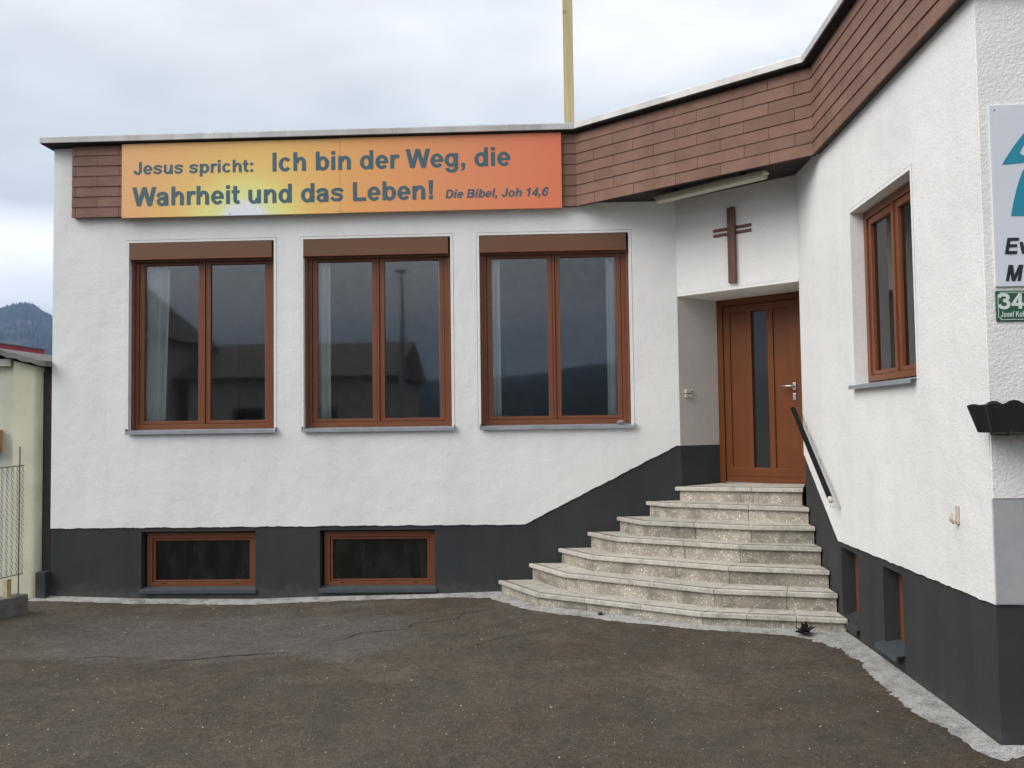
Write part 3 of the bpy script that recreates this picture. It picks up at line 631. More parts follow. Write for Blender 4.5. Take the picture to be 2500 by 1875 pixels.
# coping sections
cl = [Vector((XL-0.085, 3.0, 0)), Vector((XL-0.085, -0.15, 0)), Vector((5.712, -0.15, 0)), Vector((7.705, -1.742, 0)), Vector((7.640, -4.75, 0)), Vector((12.1, -4.75, 0))]
def offset_pt(i, k):     # mitred inward offset of the coping line
    if i == 0: d = (cl[1]-cl[0]).normalized(); return cl[0]+Vector((-d.y, d.x, 0))*k
    if i == len(cl)-1: d = (cl[i]-cl[i-1]).normalized(); return cl[i]+Vector((-d.y, d.x, 0))*k
    d1 = (cl[i]-cl[i-1]).normalized(); d2 = (cl[i+1]-cl[i]).normalized(); n1_ = Vector((-d1.y, d1.x, 0)); n2_ = Vector((-d2.y, d2.x, 0))
    b_ = (n1_+n2_).normalized(); return cl[i]+b_*(k/b_.dot(n1_))
cp = None
for i in range(len(cl)-1):
    L = (cl[i+1]-cl[i]).length; n_ = max(1, round(L/2.0)); cuts = [j/n_ for j in range(n_+1)]
    for j in range(n_):
        a, b_ = cuts[j], cuts[j+1]
        q0, q1 = cl[i].lerp(cl[i+1], a), cl[i].lerp(cl[i+1], b_); i0, i1 = offset_pt(i, 0.30).lerp(offset_pt(i+1, 0.30), a), offset_pt(i, 0.30).lerp(offset_pt(i+1, 0.30), b_)
        h = random.uniform(-0.002, 0.003); e_ = (q1-q0).normalized()*0.0015; q0 = q0+e_; q1 = q1-e_; i0 = i0+e_; i1 = i1-e_
        m = MB().box8([(q0.x, q0.y, 4.983+h), (q1.x, q1.y, 4.983+h), (i1.x, i1.y, 5.014+h), (i0.x, i0.y, 5.014+h), (q0.x, q0.y, 5.050+h), (q1.x, q1.y, 5.050+h), (i1.x, i1.y, 5.064+h), (i0.x, i0.y, 5.064+h)])
        m.build('coping_section', 'coping_metal', hall, bevel=0.004)
        # ragged bright flashing lying on the section
        if 1 <= i <= 3:
            k0, k1 = offset_pt(i, 0.035).lerp(offset_pt(i+1, 0.035), a), offset_pt(i, 0.035).lerp(offset_pt(i+1, 0.035), b_)
            j0, j1 = offset_pt(i, 0.25).lerp(offset_pt(i+1, 0.25), a), offset_pt(i, 0.25).lerp(offset_pt(i+1, 0.25), b_)
            mm = MB(); ns = max(2, int((q1-q0).length/0.06)); st0 = random.random()*9
            for t in range(ns+1):
                p, r_ = k0.lerp(k1, t/ns), j0.lerp(j1, t/ns); z = 5.052+h; hh = 0.010+0.016*abs(mnoise.noise((p.x*1.1+st0, p.y*1.1, 2)))+0.008*abs(mnoise.noise((p.x*9, p.y*9, 2)))
                mm.v += [Vector((p.x, p.y, z)), Vector((p.x, p.y, z+hh)), Vector((r_.x, r_.y, z+hh+0.006)), Vector((r_.x, r_.y, z+0.012))]
            for t in range(ns):
                o_ = 4*t; mm.f += [(o_, o_+4, o_+5, o_+1), (o_+1, o_+5, o_+6, o_+2), (o_+2, o_+6, o_+7, o_+3), (o_+3, o_+7, o_+4, o_)]
            mm.f += [(0, 1, 2, 3), (4*ns+3, 4*ns+2, 4*ns+1, 4*ns)]
            mm.build('flashing_strip', 'flashing', hall)
ein = [Vector((XL, 3.0, 0)), Vector((XL, 0.0, 0)), Vector((5.75, -0.052, 0)), Vector((7.80, -1.69, 0)), Vector((7.735, -4.64, 0)), Vector((12, -4.64, 0))]
for i in range(len(cl)-1):
    P = [offset_pt(i, 0.012), offset_pt(i+1, 0.012), ein[i+1], ein[i]]
    MB().prism([(p.x, p.y) for p in P], 4.9745, 4.9815).build('eaves_shade', 'dark_gap', hall)  # near-black sheet added for the shade under the coping
# dark board closing the gap between wall head and coping
bl = [Vector((XL-0.006, 3.0, 0)), Vector((XL-0.006, -0.006, 0)), Vector((5.73, -0.05, 0)), Vector((7.79, -1.69, 0)), Vector((7.726, -4.64, 0)), Vector((12, -4.64, 0))]
for p, q_ in zip(bl, bl[1:]):
    d = (q_-p).normalized(); nn = Vector((-d.y, d.x, 0))*0.04
    MB().prism([(p.x, p.y), (q_.x, q_.y), ((q_+nn).x, (q_+nn).y), ((p+nn).x, (p+nn).y)], 4.962, 5.012).build('eaves_board', 'dark_gap', hall)

# ------------------------------------------------------------------ entrance stairs
stairs = thing('entrance_stairs', (6.4, -1.0, 0), 'seven fan-shaped pebbly stone steps rising to the brown door', 'stairs')
ST = [((.096, .137), [(4.823, -0.012), (5.24, -.772), (6.696, -1.767), (7.841, -2.095)]),
      ((.274, .295), [(5.157, -0.012), (5.52, -.668), (6.838, -1.588), (7.846, -1.853)]),
      ((.435, .457), [(5.476, -0.012), (5.797, -.576), (7.022, -1.35), (7.851, -1.64)]),
      ((.606, .628), [(5.794, -0.012), (6.076, -.515), (7.162, -1.194), (7.855, -1.423)]),
      ((.767, .793), [(6.112, -0.012), (6.331, -.464), (7.297, -1.074), (7.859, -1.237)]),
      ((.931, .952), [(6.429, -0.012), (6.599, -.258), (7.863, -1.058)]),
      ((1.082, 1.120), [(6.742, -0.012), (7.866, -.862)])]
JO = [[0.32, 0.66], [0.6], [0.63], [0.56], [0.5], [0.6], [0.62]]
def off_line(pts, k):
    P = [Vector(p) for p in pts]; out = []
    for i, p in enumerate(P):
        if i == 0: d = (P[1]-P[0]).normalized(); b_ = Vector((-d.y, d.x)); out.append(Vector((p.x+k/ b_.x if abs(b_.x) > .3 else p.x, p.y))); continue
        if i == len(P)-1: d = (P[i]-P[i-1]).normalized(); b_ = Vector((-d.y, d.x)); out.append(Vector((p.x, p.y+k/b_.y))); continue
        d1 = (P[i]-P[i-1]).normalized(); d2 = (P[i+1]-P[i]).normalized(); n1_ = Vector((-d1.y, d1.x)); n2_ = Vector((-d2.y, d2.x)); b_ = (n1_+n2_).normalized()
        out.append(p+b_*(k/b_.dot(n1_)))
    return out
def lev(k):
    (zl, zr), pts = ST[k]; x0 = pts[0][0]
    return lambda x, y: zl+(zr-zl)*(x-x0)/(7.85-x0)
TH = 0.042
for k in range(7):
    zt = lev(k); pts = ST[k][1]
    nose = [Vector(p) for p in pts]; ris = off_line(pts, 0.032)
    if k < 6: back = off_line(ST[k+1][1], 0.05); zb = lev(k)
    else: back = None
    low = (lambda x, y: -0.16) if k == 0 else (lambda x, y, f=lev(k-1): f(x, y)-0.004)
    # segments between corners, the long ones cut at a joint
    segs = []
    for i in range(len(nose)-1):
        if k < 6:
            b0, b1 = back[min(i, len(back)-1)], back[min(i+1, len(back)-1)]
            if len(back) < len(nose) and i >= len(back)-1: b0, b1 = back[-2].lerp(back[-1], 0.45), back[-1]
            elif len(back) < len(nose) and i == len(back)-2: b1 = back[-2].lerp(back[-1], 0.45)
            if k == 5: b0, b1 = (back[0], back[0].lerp(back[-1], 0.18)) if i == 0 else (back[0].lerp(back[-1], 0.18), back[-1])
        else:
            q0_ = ab+dB*0.20+nB*(DO-0.02); q1_ = ab+dB*1.17+nB*(DO-0.02)
            b0, b1 = Vector((q0_.x, q0_.y)), Vector((q1_.x, q1_.y))
        cuts = [0, 1] if (nose[i+1]-nose[i]).length < 1.0 else [0]+([JO[k][0]] if len(JO[k]) == 1 else JO[k])+[1]
        for c0, c1 in zip(cuts, cuts[1:]): segs.append((nose[i].lerp(nose[i+1], c0), nose[i].lerp(nose[i+1], c1), b0.lerp(b1, c0), b0.lerp(b1, c1), ris[i].lerp(ris[i+1], c0), ris[i].lerp(ris[i+1], c1)))
    for n0, n1_, b0, b1, r0, r1_ in segs:
        e_ = (n1_-n0).normalized()*0.0012
        P = [n0+e_, n1_-e_, b1-e_, b0+e_]
        t_ = MB().prism([tuple(p) for p in P], lambda x, y: zt(x, y)-TH, zt).build('tread', 'tread_stone', stairs, bevel=0.007)
        # worn anti-slip groove behind the nosing
        dd_ = (n1_-n0).normalized(); nn = Vector((-dd_.y, dd_.x))
        for o_ in (0.038, 0.056):
            Q = [n0+nn*o_+dd_*0.012, n1_+nn*o_-dd_*0.012, n1_+nn*(o_+0.006)-dd_*0.012, n0+nn*(o_+0.006)+dd_*0.012]
            MB().prism([tuple(p) for p in Q], lambda x, y: zt(x, y)-0.002, lambda x, y: zt(x, y)+0.0012).build('groove', 'crack', t_)
        dr_ = (r1_-r0).normalized(); nn = Vector((-dr_.y, dr_.x))*0.035; e_ = dr_*random.uniform(0.0015, 0.003); o_ = Vector((-dr_.y, dr_.x))*random.uniform(-.002, .003)
        Q = [r0+e_+o_, r1_-e_+o_, r1_-e_+nn, r0+e_+nn]
        MB().prism([tuple(p) for p in Q], low, lambda x, y: zt(x, y)-TH-0.001).build('riser', 'step_stone', stairs, bevel=0.003)

# ------------------------------------------------------------------ lettering (bold grotesque drawn from strokes)
def ell(cx, cy, ro, ri, a0, a1, n_=22):
    out = []
    for i in range(n_):
        t0, t1 = R(a0+(a1-a0)*i/n_), R(a0+(a1-a0)*(i+1)/n_)
        out.append([(cx+ri[0]*math.cos(t0), cy+ri[1]*math.sin(t0)), (cx+ro[0]*math.cos(t0), cy+ro[1]*math.sin(t0)), (cx+ro[0]*math.cos(t1), cy+ro[1]*math.sin(t1)), (cx+ri[0]*math.cos(t1), cy+ri[1]*math.sin(t1))])
    return out
def stroke(P, wd, sub=6):
    P = [Vector(p) for p in P]; Q = []
    for i in range(len(P)-1):
        p0, p1, p2, p3 = P[max(i-1, 0)], P[i], P[i+1], P[min(i+2, len(P)-1)]
        for s_ in range(sub):
            t = s_/sub; Q.append(0.5*((2*p1)+(p2-p0)*t+(2*p0-5*p1+4*p2-p3)*t*t+(3*p1-p0-3*p2+p3)*t**3))
    Q.append(P[-1]); S = []
    for i, p in enumerate(Q):
        d = (Q[min(i+1, len(Q)-1)]-Q[max(i-1, 0)]).normalized(); nn = Vector((-d.y, d.x))*wd/2; S.append((tuple(p-nn), tuple(p+nn)))
    return [[S[i][0], S[i+1][0], S[i+1][1], S[i][1]] for i in range(len(S)-1)]
def rc(a, b_, c_, d_): return [[(a, b_), (c_, b_), (c_, d_), (a, d_)]]
def ringp(cx, ro=(242, 271), ri=(104, 158), cy=259): return ell(cx, cy, ro, ri, 0, 360, 36)
GL = {
 'I': (278, [rc(68, 0, 212, 716)]), 'l': (278, [rc(70, 0, 207, 716)]), 'i': (278, [rc(70, 0, 207, 519), rc(70, 589, 207, 716)]),
 'J': (556, [rc(345, 210, 490, 716), ell(264, 215, (226, 227), (84, 108), 180, 360)]),
 'e': (556, [ell(278, 259, (245, 271), (106, 162), 0, 322, 34), rc(100, 212, 523, 300)]),
 's': (556, [stroke([(492, 372), (425, 440), (285, 462), (150, 430), (108, 365), (160, 305), (285, 272), (410, 232), (440, 155), (390, 85), (275, 57), (140, 78), (58, 160)], 112)]),
 'u': (611, [rc(65, 195, 202, 519), ell(276, 205, (211, 217), (74, 98), 180, 360), rc(408, 0, 546, 519)]),
 'n': (611, [rc(65, 0, 202, 519), ell(338, 312, (208, 219), (70, 102), 0, 180), rc(408, 0, 546, 316)]),
 'h': (611, [rc(65, 0, 202, 716), ell(338, 312, (208, 219), (70, 102), 0, 180), rc(408, 0, 546, 316)]),
 'r': (389, [rc(65, 0, 202, 519), stroke([(140, 240), (168, 370), (245, 450), (320, 466), (398, 448)], 126)]),
 'p': (611, [rc(65, -198, 202, 519), ringp(335)]), 'b': (611, [rc(65, 0, 202, 716), ringp(335)]), 'd': (611, [rc(409, 0, 546, 716), ringp(276)]), 'o': (611, [ringp(305, (265, 271), (124, 160))]),
 'g': (611, [rc(409, -10, 546, 519), ringp(276, (242, 262), (104, 150), 268), ell(300, -12, (246, 198), (110, 96), 190, 360)]),
 'c': (556, [ell(285, 259, (250, 271), (110, 160), 38, 322)]), 't': (333, [rc(80, 120, 217, 680), rc(8, 412, 305, 519), stroke([(150, 160), (168, 85), (225, 58), (312, 68)], 118)]),
 'f': (333, [rc(80, 0, 217, 560), rc(8, 412, 305, 519), stroke([(150, 520), (165, 620), (230, 662), (335, 655)], 118)]),
 'a': (556, [stroke([(52, 352), (135, 430), (268, 464), (385, 430), (418, 340), (418, 200)], 124), rc(355, 0, 490, 240), ell(232, 152, (198, 166), (72, 72), 0, 360, 28), stroke([(150, 250), (260, 285), (420, 318)], 90)]),
 'v': (556, [[[(5, 519), (152, 519), (350, 0), (208, 0)], [(208, 0), (350, 0), (551, 519), (408, 519)]]]),
 ':': (333, [rc(98, 0, 235, 137), rc(98, 382, 235, 519)]), ',': (278, [rc(68, 0, 205, 137), [[(205, 5), (190, -80), (105, -155), (72, -105), (125, -55), (138, 5)]]]),
 '!': (333, [rc(98, 0, 235, 137), [[(118, 190), (215, 190), (246, 716), (88, 716)]]]),
 'W': (944, [[[(4, 716), (156, 716), (328, 0), (180, 0)], [(180, 0), (328, 0), (548, 716), (396, 716)], [(396, 716), (548, 716), (764, 0), (616, 0)], [(616, 0), (764, 0), (940, 716), (788, 716)]]]),
 'L': (611, [rc(75, 0, 220, 716), rc(200, 0, 575, 122)]), 'E': (667, [rc(73, 0, 217, 716), rc(200, 594, 605, 716), rc(200, 303, 565, 425), rc(200, 0, 618, 122)]),
 'D': (722, [rc(72, 0, 217, 716), rc(200, 594, 320, 716), rc(200, 0, 320, 122), ell(310, 358, (372, 358), (224, 236), -90, 90)]),
 'B': (722, [rc(73, 0, 217, 716), rc(200, 600, 400, 716), rc(200, 305, 420, 425), rc(200, 0, 420, 120), ell(395, 522, (242, 194), (104, 78), -90, 90), ell(412, 212, (258, 212), (114, 92), -90, 90)]),
 'M': (833, [rc(72, 0, 206, 716), rc(626, 0, 760, 716), [[(80, 716), (270, 716), (484, 0), (350, 0)]], [[(350, 0), (484, 0), (752, 716), (562, 716)]]]),
 'K': (722, [rc(73, 0, 217, 716), [[(200, 190), (200, 370), (520, 716), (710, 716)]], [[(300, 420), (400, 500), (730, 0), (545, 0)]]]),
 '1': (556, [rc(245, 0, 385, 718), [[(245, 718), (300, 718), (250, 520), (80, 455), (80, 580), (195, 640)]]]),
 '4': (556, [rc(325, 0, 460, 718), rc(25, 142, 540, 262), [[(25, 240), (165, 240), (400, 640), (345, 718)]]]),
 '6': (556, [ell(288, 232, (242, 244), (102, 128), 0, 360, 28), stroke([(115, 230), (118, 400), (165, 570), (270, 658), (375, 655), (500, 545)], 138)]),
 '3': (556, [stroke([(48, 540), (120, 640), (262, 662), (400, 620), (425, 525), (370, 430), (230, 385)], 130), stroke([(230, 390), (390, 345), (450, 215), (390, 90), (265, 54), (125, 85), (40, 195)], 134)]),
 ' ': (278, [])}
def lettering(text, B, u0, v0, cap, width, w, mat, parent, shear=0.0, name='letter', squeeze=None, bold=12):
    adv = sum(GL[ch][0] for ch in text); s_ = cap/716.0
    last = GL[text[-1]][0]
    sx_ = squeeze if squeeze else width/((adv-60)*s_)*s_
    x = -65.0
    for ch in text:
        a, gs = GL[ch]; m = MB(); lay = 0
        for gi, g_ in enumerate(gs):
          for dxx, dyy in ((-bold, 0), (bold, 0), (0, bold*0.7), (0, -bold*0.7)) if bold else ((0, 0),):
            for poly in g_:
                if len(g_) <= 4 or poly is g_[0]: lay += 1
                ww = w+0.00012*lay
                P = [B(u0+(x+p[0]+dxx+(p[1]+dyy)*shear)*sx_, v0+(p[1]+dyy)*s_, ww) for p in poly]
                o_ = len(m.v); m.v += P; m.f.append(tuple(o_+i for i in range(len(P))))
        x += a
        if m.v: m.build(name, mat, parent)

# ------------------------------------------------------------------ banner over the windows
ban = thing('banner_sign', (3.12, -0.1, 4.13), 'long orange sunrise banner with a German Bible verse, above the three front windows', 'banner')
BW = 0.103
for a, c_, v0, v1 in ((0.682, 3.1345, 4.131, 4.962), (3.1375, 5.577, 4.133, 4.966)):
    MB().slab(A, [(a, v0), (c_, v0), (c_, v1), (a, v1)], [], 0.076, BW).build('panel', 'banner_print', ban)
lettering('Jesus spricht:', A, 0.821, 4.614, 0.140, 1.363, BW+0.001, 'banner_text', ban)
lettering('Ich bin der Weg, die', A, 2.384, 4.612, 0.208, 2.642, BW+0.001, 'banner_text', ban)
lettering('Wahrheit und das Leben!', A, 0.823, 4.260, 0.208, 3.367, BW+0.001, 'banner_text', ban)
lettering('Die Bibel, Joh 14,6', A, 4.302, 4.266, 0.095, 1.119, BW+0.001, 'banner_text', ban, shear=0.2, bold=16)
for x in (0.70, 1.9, 3.11, 3.16, 4.4, 5.555):
    for z in (4.15, 4.944): MB().tube([A(x, z, BW-0.001), A(x, z, BW+0.003)], 0.007, 8).build('screw', 'zinc_grey', ban)

# ------------------------------------------------------------------ things on the entrance wall
cross = thing('wall_cross', Bw(0.70, 3.21, 0.0), 'brown wooden cross of double bars on the wall above the door', 'cross')
cs = 0.5*((Vector((7.335, -0.45, 0))-ab).dot(dB)*2)
for s0, s1, w0, w1 in ((cs-0.046, cs-0.014, 0.012, 0.034), (cs-0.008, cs+0.046, 0.012, 0.050)):
    MB().bbox(Bw, s0, s1, 3.214, 4.002, w0, w1).build('upright', 'cross_wood', cross, bevel=0.004)
for z in (3.787, 3.733): MB().bbox(Bw, cs-0.222, cs+0.216, z-0.014, z+0.018, 0.001, 0.0125).build('crossbar', 'cross_wood', cross, bevel=0.004)
la, lb = Vector((6.575, -0.315, 0)), Vector((7.505, -1.205, 0)); dl_ = (lb-la).normalized()
Lb = basis(la, dl_, (dl_.y, -dl_.x, 0))
lamp = thing('tube_lamp', (7.05, -0.75, 4.10), 'cream fluorescent tube lamp under the dark soffit over the door', 'lamp')
Ll = (lb-la).length
MB().bbox(Lb, 0.0, Ll, 4.138, 4.165, -0.05, 0.05).build('housing', 'lamp_cream', lamp, bevel=0.006)
m = MB(); P = [(-0.055, 4.137), (0.055, 4.137), (0.048, 4.105), (0.02, 4.092), (-0.02, 4.092), (-0.048, 4.105)]
n_ = len(P); m.v = [Lb(0.02, p[1], p[0]) for p in P]+[Lb(Ll-0.02, p[1], p[0]) for p in P]
m.f = [tuple(range(n_)), tuple(range(2*n_-1, n_-1, -1))]+[(i, n_+i, n_+(i+1) % n_, (i+1) % n_) for i in range(n_)]
m.build('diffuser', 'lamp_cream', lamp, bevel=0.004)
for t in (0.25, Ll-0.25): MB().bbox(Lb, t-0.03, t+0.03, 4.165, 4.2035, -0.02, 0.02).build('hanger', 'dark_gap', lamp)
# doorbell on the left side of the niche
dj = (dl-ab).normalized(); Jb = basis(ab+Vector((0.002, 0, 0)), dj, (dj.y, -dj.x, 0))
def on_jamb(px, py):
    d = fwd+r2*((px-1250)/FPX)-u2*((py-937.5)/FPX); nn = Vector((dj.y, -dj.x, 0)); t = (ab-CAM).dot(nn)/d.dot(nn); p = CAM+d*t
    return (p-ab).dot(dj), p.z
ja, jz1 = on_jamb(1670, 951.5); jb_, jz0 = on_jamb(1688, 970)
bell = thing('doorbell', Jb((ja+jb_)/2, jz0), 'small cream two-part doorbell box beside the door', 'doorbell')
MB().bbox(Jb, ja, jb_, jz0+0.045, jz1+0.004, 0.0, 0.035).build('bell_button_box', 'pale_plastic', bell, bevel=0.004)
MB().bbox(Jb, ja, jb_-0.012, jz0-0.004, jz0+0.038, 0.0, 0.028).build('name_box', 'pale_plastic', bell, bevel=0.004)
MB().tube([Jb(jb_-0.022, jz1-0.02, 0.034), Jb(jb_-0.022, jz1-0.02, 0.040)], 0.008, 10).build('button', 'dark_gap', bell)
# handrail on wall C
hr = thing('handrail', Cw(0.5, 1.0, 0.0), 'sloping black handrail on white brackets beside the stairs', 'handrail')
h0, h1 = (0.012, 1.878), (1.072, 1.128)
def rail(t, dz=0, w=0.085): return Cw(h0[0]+(h1[0]-h0[0])*t, h0[1]+(h1[1]-h0[1])*t+dz, w)
MB().tube([Cw(-0.045, 1.893, 0.085), Cw(-0.02, 1.895, 0.085), rail(0.01), rail(0.25), rail(0.5), rail(0.75), rail(1.0)], [0.018, 0.022, 0.023, 0.023, 0.023, 0.023, 0.023], 10).build('rail', 'black_plastic', hr, smooth=True)
MB().tube([rail(0.985), rail(1.035, -0.005)], 0.019, 10).build('rail_end', 'pale_plastic', hr, smooth=True)
for t in (0.12, 0.52, 1.02): MB().tube([Cw(h0[0]+(h1[0]-h0[0])*t, h0[1]+(h1[1]-h0[1])*t-0.060, -0.006), rail(t, -0.060), rail(t, -0.015)], 0.007, 8).build('bracket', 'white_metal', hr, smooth=True)
# pipe stub on wall C
hk = thing('wall_hook', Cw(3.28, 1.14, 0), 'small cream hook fixed low on the white side wall', 'hook')
MB().bbox(Cw, 3.27, 3.30, 1.165, 1.275, 0.0, 0.016).build('back_plate', 'pale_plastic', hk, bevel=0.004)
MB().tube([Cw(3.285, 1.185, 0.012), Cw(3.285, 1.175, 0.032), Cw(3.285, 1.19, 0.046), Cw(3.285, 1.225, 0.048)], 0.011, 8).build('hook_arm', 'pale_plastic', hk, smooth=True)

# ------------------------------------------------------------------ signs and flower box on wall D
sg = thing('notice_sign', Dw(0.5, 2.5, 0), 'white sign with a teal emblem and black italic letters, on the right corner wall', 'sign')
MB().bbox(Dw, 0.056, 1.05, 2.509, 3.517, 0.002, 0.020).build('panel', 'sign_white', sg)
def dx_(x): return x-7.787
m = MB()
wing = [(7.902, 3.183), (7.912, 3.205), (7.935, 3.240), (7.965, 3.283), (8.020, 3.352), (8.12, 3.455), (8.26, 3.455), (8.12, 3.38), (8.05, 3.315), (8.017, 3.285), (7.996, 3.246), (8.04, 3.215), (8.014, 3.191)]
leg = [(7.937, 2.897), (7.952, 2.97), (7.972, 3.044), (7.99, 3.10), (8.012, 3.150), (8.08, 3.20), (8.10, 3.10), (8.07, 3.02), (8.05, 2.895)]
for lp in (wing, leg): m.slab(Dw, [(dx_(x), z) for x, z in lp], [], 0.0204, 0.0222)
m.build('emblem', 'sign_teal', sg)
lettering('Ev', Dw, dx_(7.896), 2.687, 0.088, 0, 0.0215, 'sign_black', sg, shear=0.21, squeeze=0.088/716*0.93)
lettering('M', Dw, dx_(7.896), 2.538, 0.087, 0, 0.0215, 'sign_black', sg, shear=0.21, squeeze=0.087/716*0.93)
MB().tube([Dw(0.082, 3.49, 0.019), Dw(0.082, 3.49, 0.023)], 0.005, 8).build('screw', 'zinc_grey', sg)
MB().tube([Dw(1.02, 3.49, 0.019), Dw(1.02, 3.49, 0.023)], 0.005, 8).build('screw', 'zinc_grey', sg)
hp = thing('house_number_plate', Dw(0.22, 2.31, 0), 'green enamel house number plate reading 34, under the white sign', 'number plate')
MB().bbox(Dw, 0.055, 0.36, 2.316, 2.486, 0.002, 0.016).build('plate', 'enamel_green', hp, bevel=0.004)
m = MB(); c1, c2 = (0.064, 0.351, 2.325, 2.477), (0.067, 0.348, 2.328, 2.474)
def notch(a, b_, c_, d_, k=0.012): return [(a+k, c_), (b_-k, c_), (b_-k, c_+k), (b_, c_+k), (b_, d_-k), (b_-k, d_-k), (b_-k, d_), (a+k, d_), (a+k, d_-k), (a, d_-k), (a, c_+k), (a+k, c_+k)]
m.slab(Dw, notch(*c1), [notch(*c2)], 0.0155, 0.0166); m.build('border', 'enamel_white', hp)
lettering('34', Dw, dx_(7.860), 2.385, 0.084, 0, 0.0168, 'enamel_white', hp, squeeze=0.084/716*1.06)
lettering('Josef Koh', Dw, dx_(7.865), 2.341, 0.030, 0, 0.0168, 'enamel_white', hp, squeeze=0.030/716*0.66, bold=0)
fb = thing('flower_box', (8.05, -4.72, 1.70), 'dark brown flower box with scalloped rim on the right corner wall', 'flower box')
m = MB(); X0, X1 = 7.655, 8.45; n_ = 40; top = []
def rim(t):
    u = t*(X1-X0)
    if u < 0.085: return 1.857+0.010*abs(math.sin(u/0.028*math.pi))
    k = ((u-0.085) % 0.115)/0.115; return 1.853+0.030*math.sin(k*math.pi)
P0 = [(X0+(X1-X0)*i/n_) for i in range(n_+1)]
def boxside(y_top, y_bot, flip):
    for i, x in enumerate(P0):
        t = i/n_; xb = X0+0.045+(X1-X0-0.09)*t
        m.v.append(Vector((x, y_bot+(y_top-y_bot)*(rim(t)-1.712)/0.145, rim(t)))); m.v.append(Vector((xb, y_bot, 1.712)))
boxside(-4.84, -4.80, False); boxside(-4.63, -4.65, True); boxside(-4.825, -4.79, False); boxside(-4.645, -4.66, True)
K = 2*(n_+1)
for s_ in range(4):
    m.f += [(s_*K+2*i, s_*K+2*i+2, s_*K+2*i+3, s_*K+2*i+1) for i in range(n_)]
for i in range(n_):
    m.f += [(2*i, 2*i+2, 2*K+2*i+2, 2*K+2*i), (K+2*i, K+2*i+2, 3*K+2*i+2, 3*K+2*i), (2*i+1, 2*i+3, K+2*i+3, K+2*i+1)]
for e_ in (0, 2*n_): m.f += [(e_, e_+1, K+e_+1, K+e_), (2*K+e_, 2*K+e_+1, 3*K+e_+1, 3*K+e_), (e_, 2*K+e_, 3*K+e_, K+e_)]
m.build('trough', 'flowerbox_brown', fb)
MB().prism([(7.72, -4.785), (8.39, -4.785), (8.39, -4.67), (7.72, -4.67)], 1.73, 1.80).build('soil', 'crack', fb)
for x in (7.79, 8.30): MB().tube([Vector((x, -4.602, 1.80)), Vector((x, -4.615, 1.700)), Vector((x, -4.79, 1.700)), Vector((x, -4.82, 1.715))], 0.007, 6).build('bracket', 'flowerbox_brown', fb)
MB().tube([(7.78, -4.76, 1.702), (8.32, -4.76, 1.702)], 0.006, 6).build('bracket_bar', 'wire', fb)

# ------------------------------------------------------------------ curtains, sill stone, weeds, post
def curtain(u0, u1, z0, z1, dep, amp, waves, label, mat='curtain', B=A, narrow=0.0, group=None):
    m = MB(); nu, nv = 28, 8
    for j in range(nv+1):
        v = j/nv
        for i in range(nu+1):
            t = i/nu; k = 1-narrow*(1-v)**1.5
            m.v.append(B(u0+(u1-u0)*t*k, z0+(z1-z0)*v, -dep+amp*math.sin(t*waves*2*math.pi+0.5*math.sin(v*3))))
    w_ = nu+1
    m.f = [(j*w_+i, j*w_+i+1, (j+1)*w_+i+1, (j+1)*w_+i) for j in range(nv) for i in range(nu)]
    o_ = m.build('curtain', mat, None, smooth=True)
    sd_ = o_.modifiers.new('cloth', 'SOLIDIFY'); sd_.thickness = 0.002
    return tag(o_, label, 'curtain', group)
curtain(0.735, 1.10, 1.765, 3.80, 0.215, 0.022, 4, 'pale green curtain at the left edge of the leftmost front window', narrow=0.16)
curtain(2.20, 2.35, 1.765, 3.80, 0.215, 0.015, 3, 'narrow pale curtain strip at the right edge of the leftmost front window')
curtain(2.71, 2.945, 1.765, 3.80, 0.215, 0.018, 4, 'pale green curtain at the left edge of the middle front window')
curtain(4.175, 4.325, 1.765, 3.80, 0.215, 0.015, 3, 'narrow pale curtain strip at the right edge of the middle front window')
curtain(4.67, 4.87, 1.765, 3.80, 0.215, 0.018, 4, 'pale curtain at the left edge of the front window nearest the door')
curtain(6.055, 6.285, 1.765, 3.80, 0.215, 0.02, 3, 'pale curtain at the right edge of the front window nearest the door')
curtain(1.56, 1.90, 2.065, 3.43, 0.184, 0.007, 5, 'grey striped curtain behind the left pane of the side window', mat='curtain_grey', B=Cw)
curtain(2.14, 2.52, 2.065, 3.43, 0.184, 0.007, 4, 'grey striped curtain behind the right pane of the side window', mat='curtain_grey', B=Cw)
tag(MB().bbox(Cw, 1.56, 2.74, 2.065, 3.43, -0.205, -0.198).build('roller_blind', 'blind_pale'), 'pale roller blind drawn down behind the side window', 'blind')
bm = bmesh.new(); bmesh.ops.create_icosphere(bm, subdivisions=2, radius=1.0)
m = MB(); p0 = A(6.175, 1.766, 0.012)
for v in bm.verts: v.co = Vector((v.co.x*0.042, v.co.y*0.028, v.co.z*0.024))*(1+0.16*mnoise.noise(v.co*2.1))
m.v = [p0+v.co+Vector((0, 0, 0.022)) for v in bm.verts]; m.f = [tuple(v.index for v in f.verts) for f in bm.faces]; bm.free()
tag(m.build('pebble', 'stone_bit'), 'small grey stone lying on the sill of the window nearest the door', 'stone')
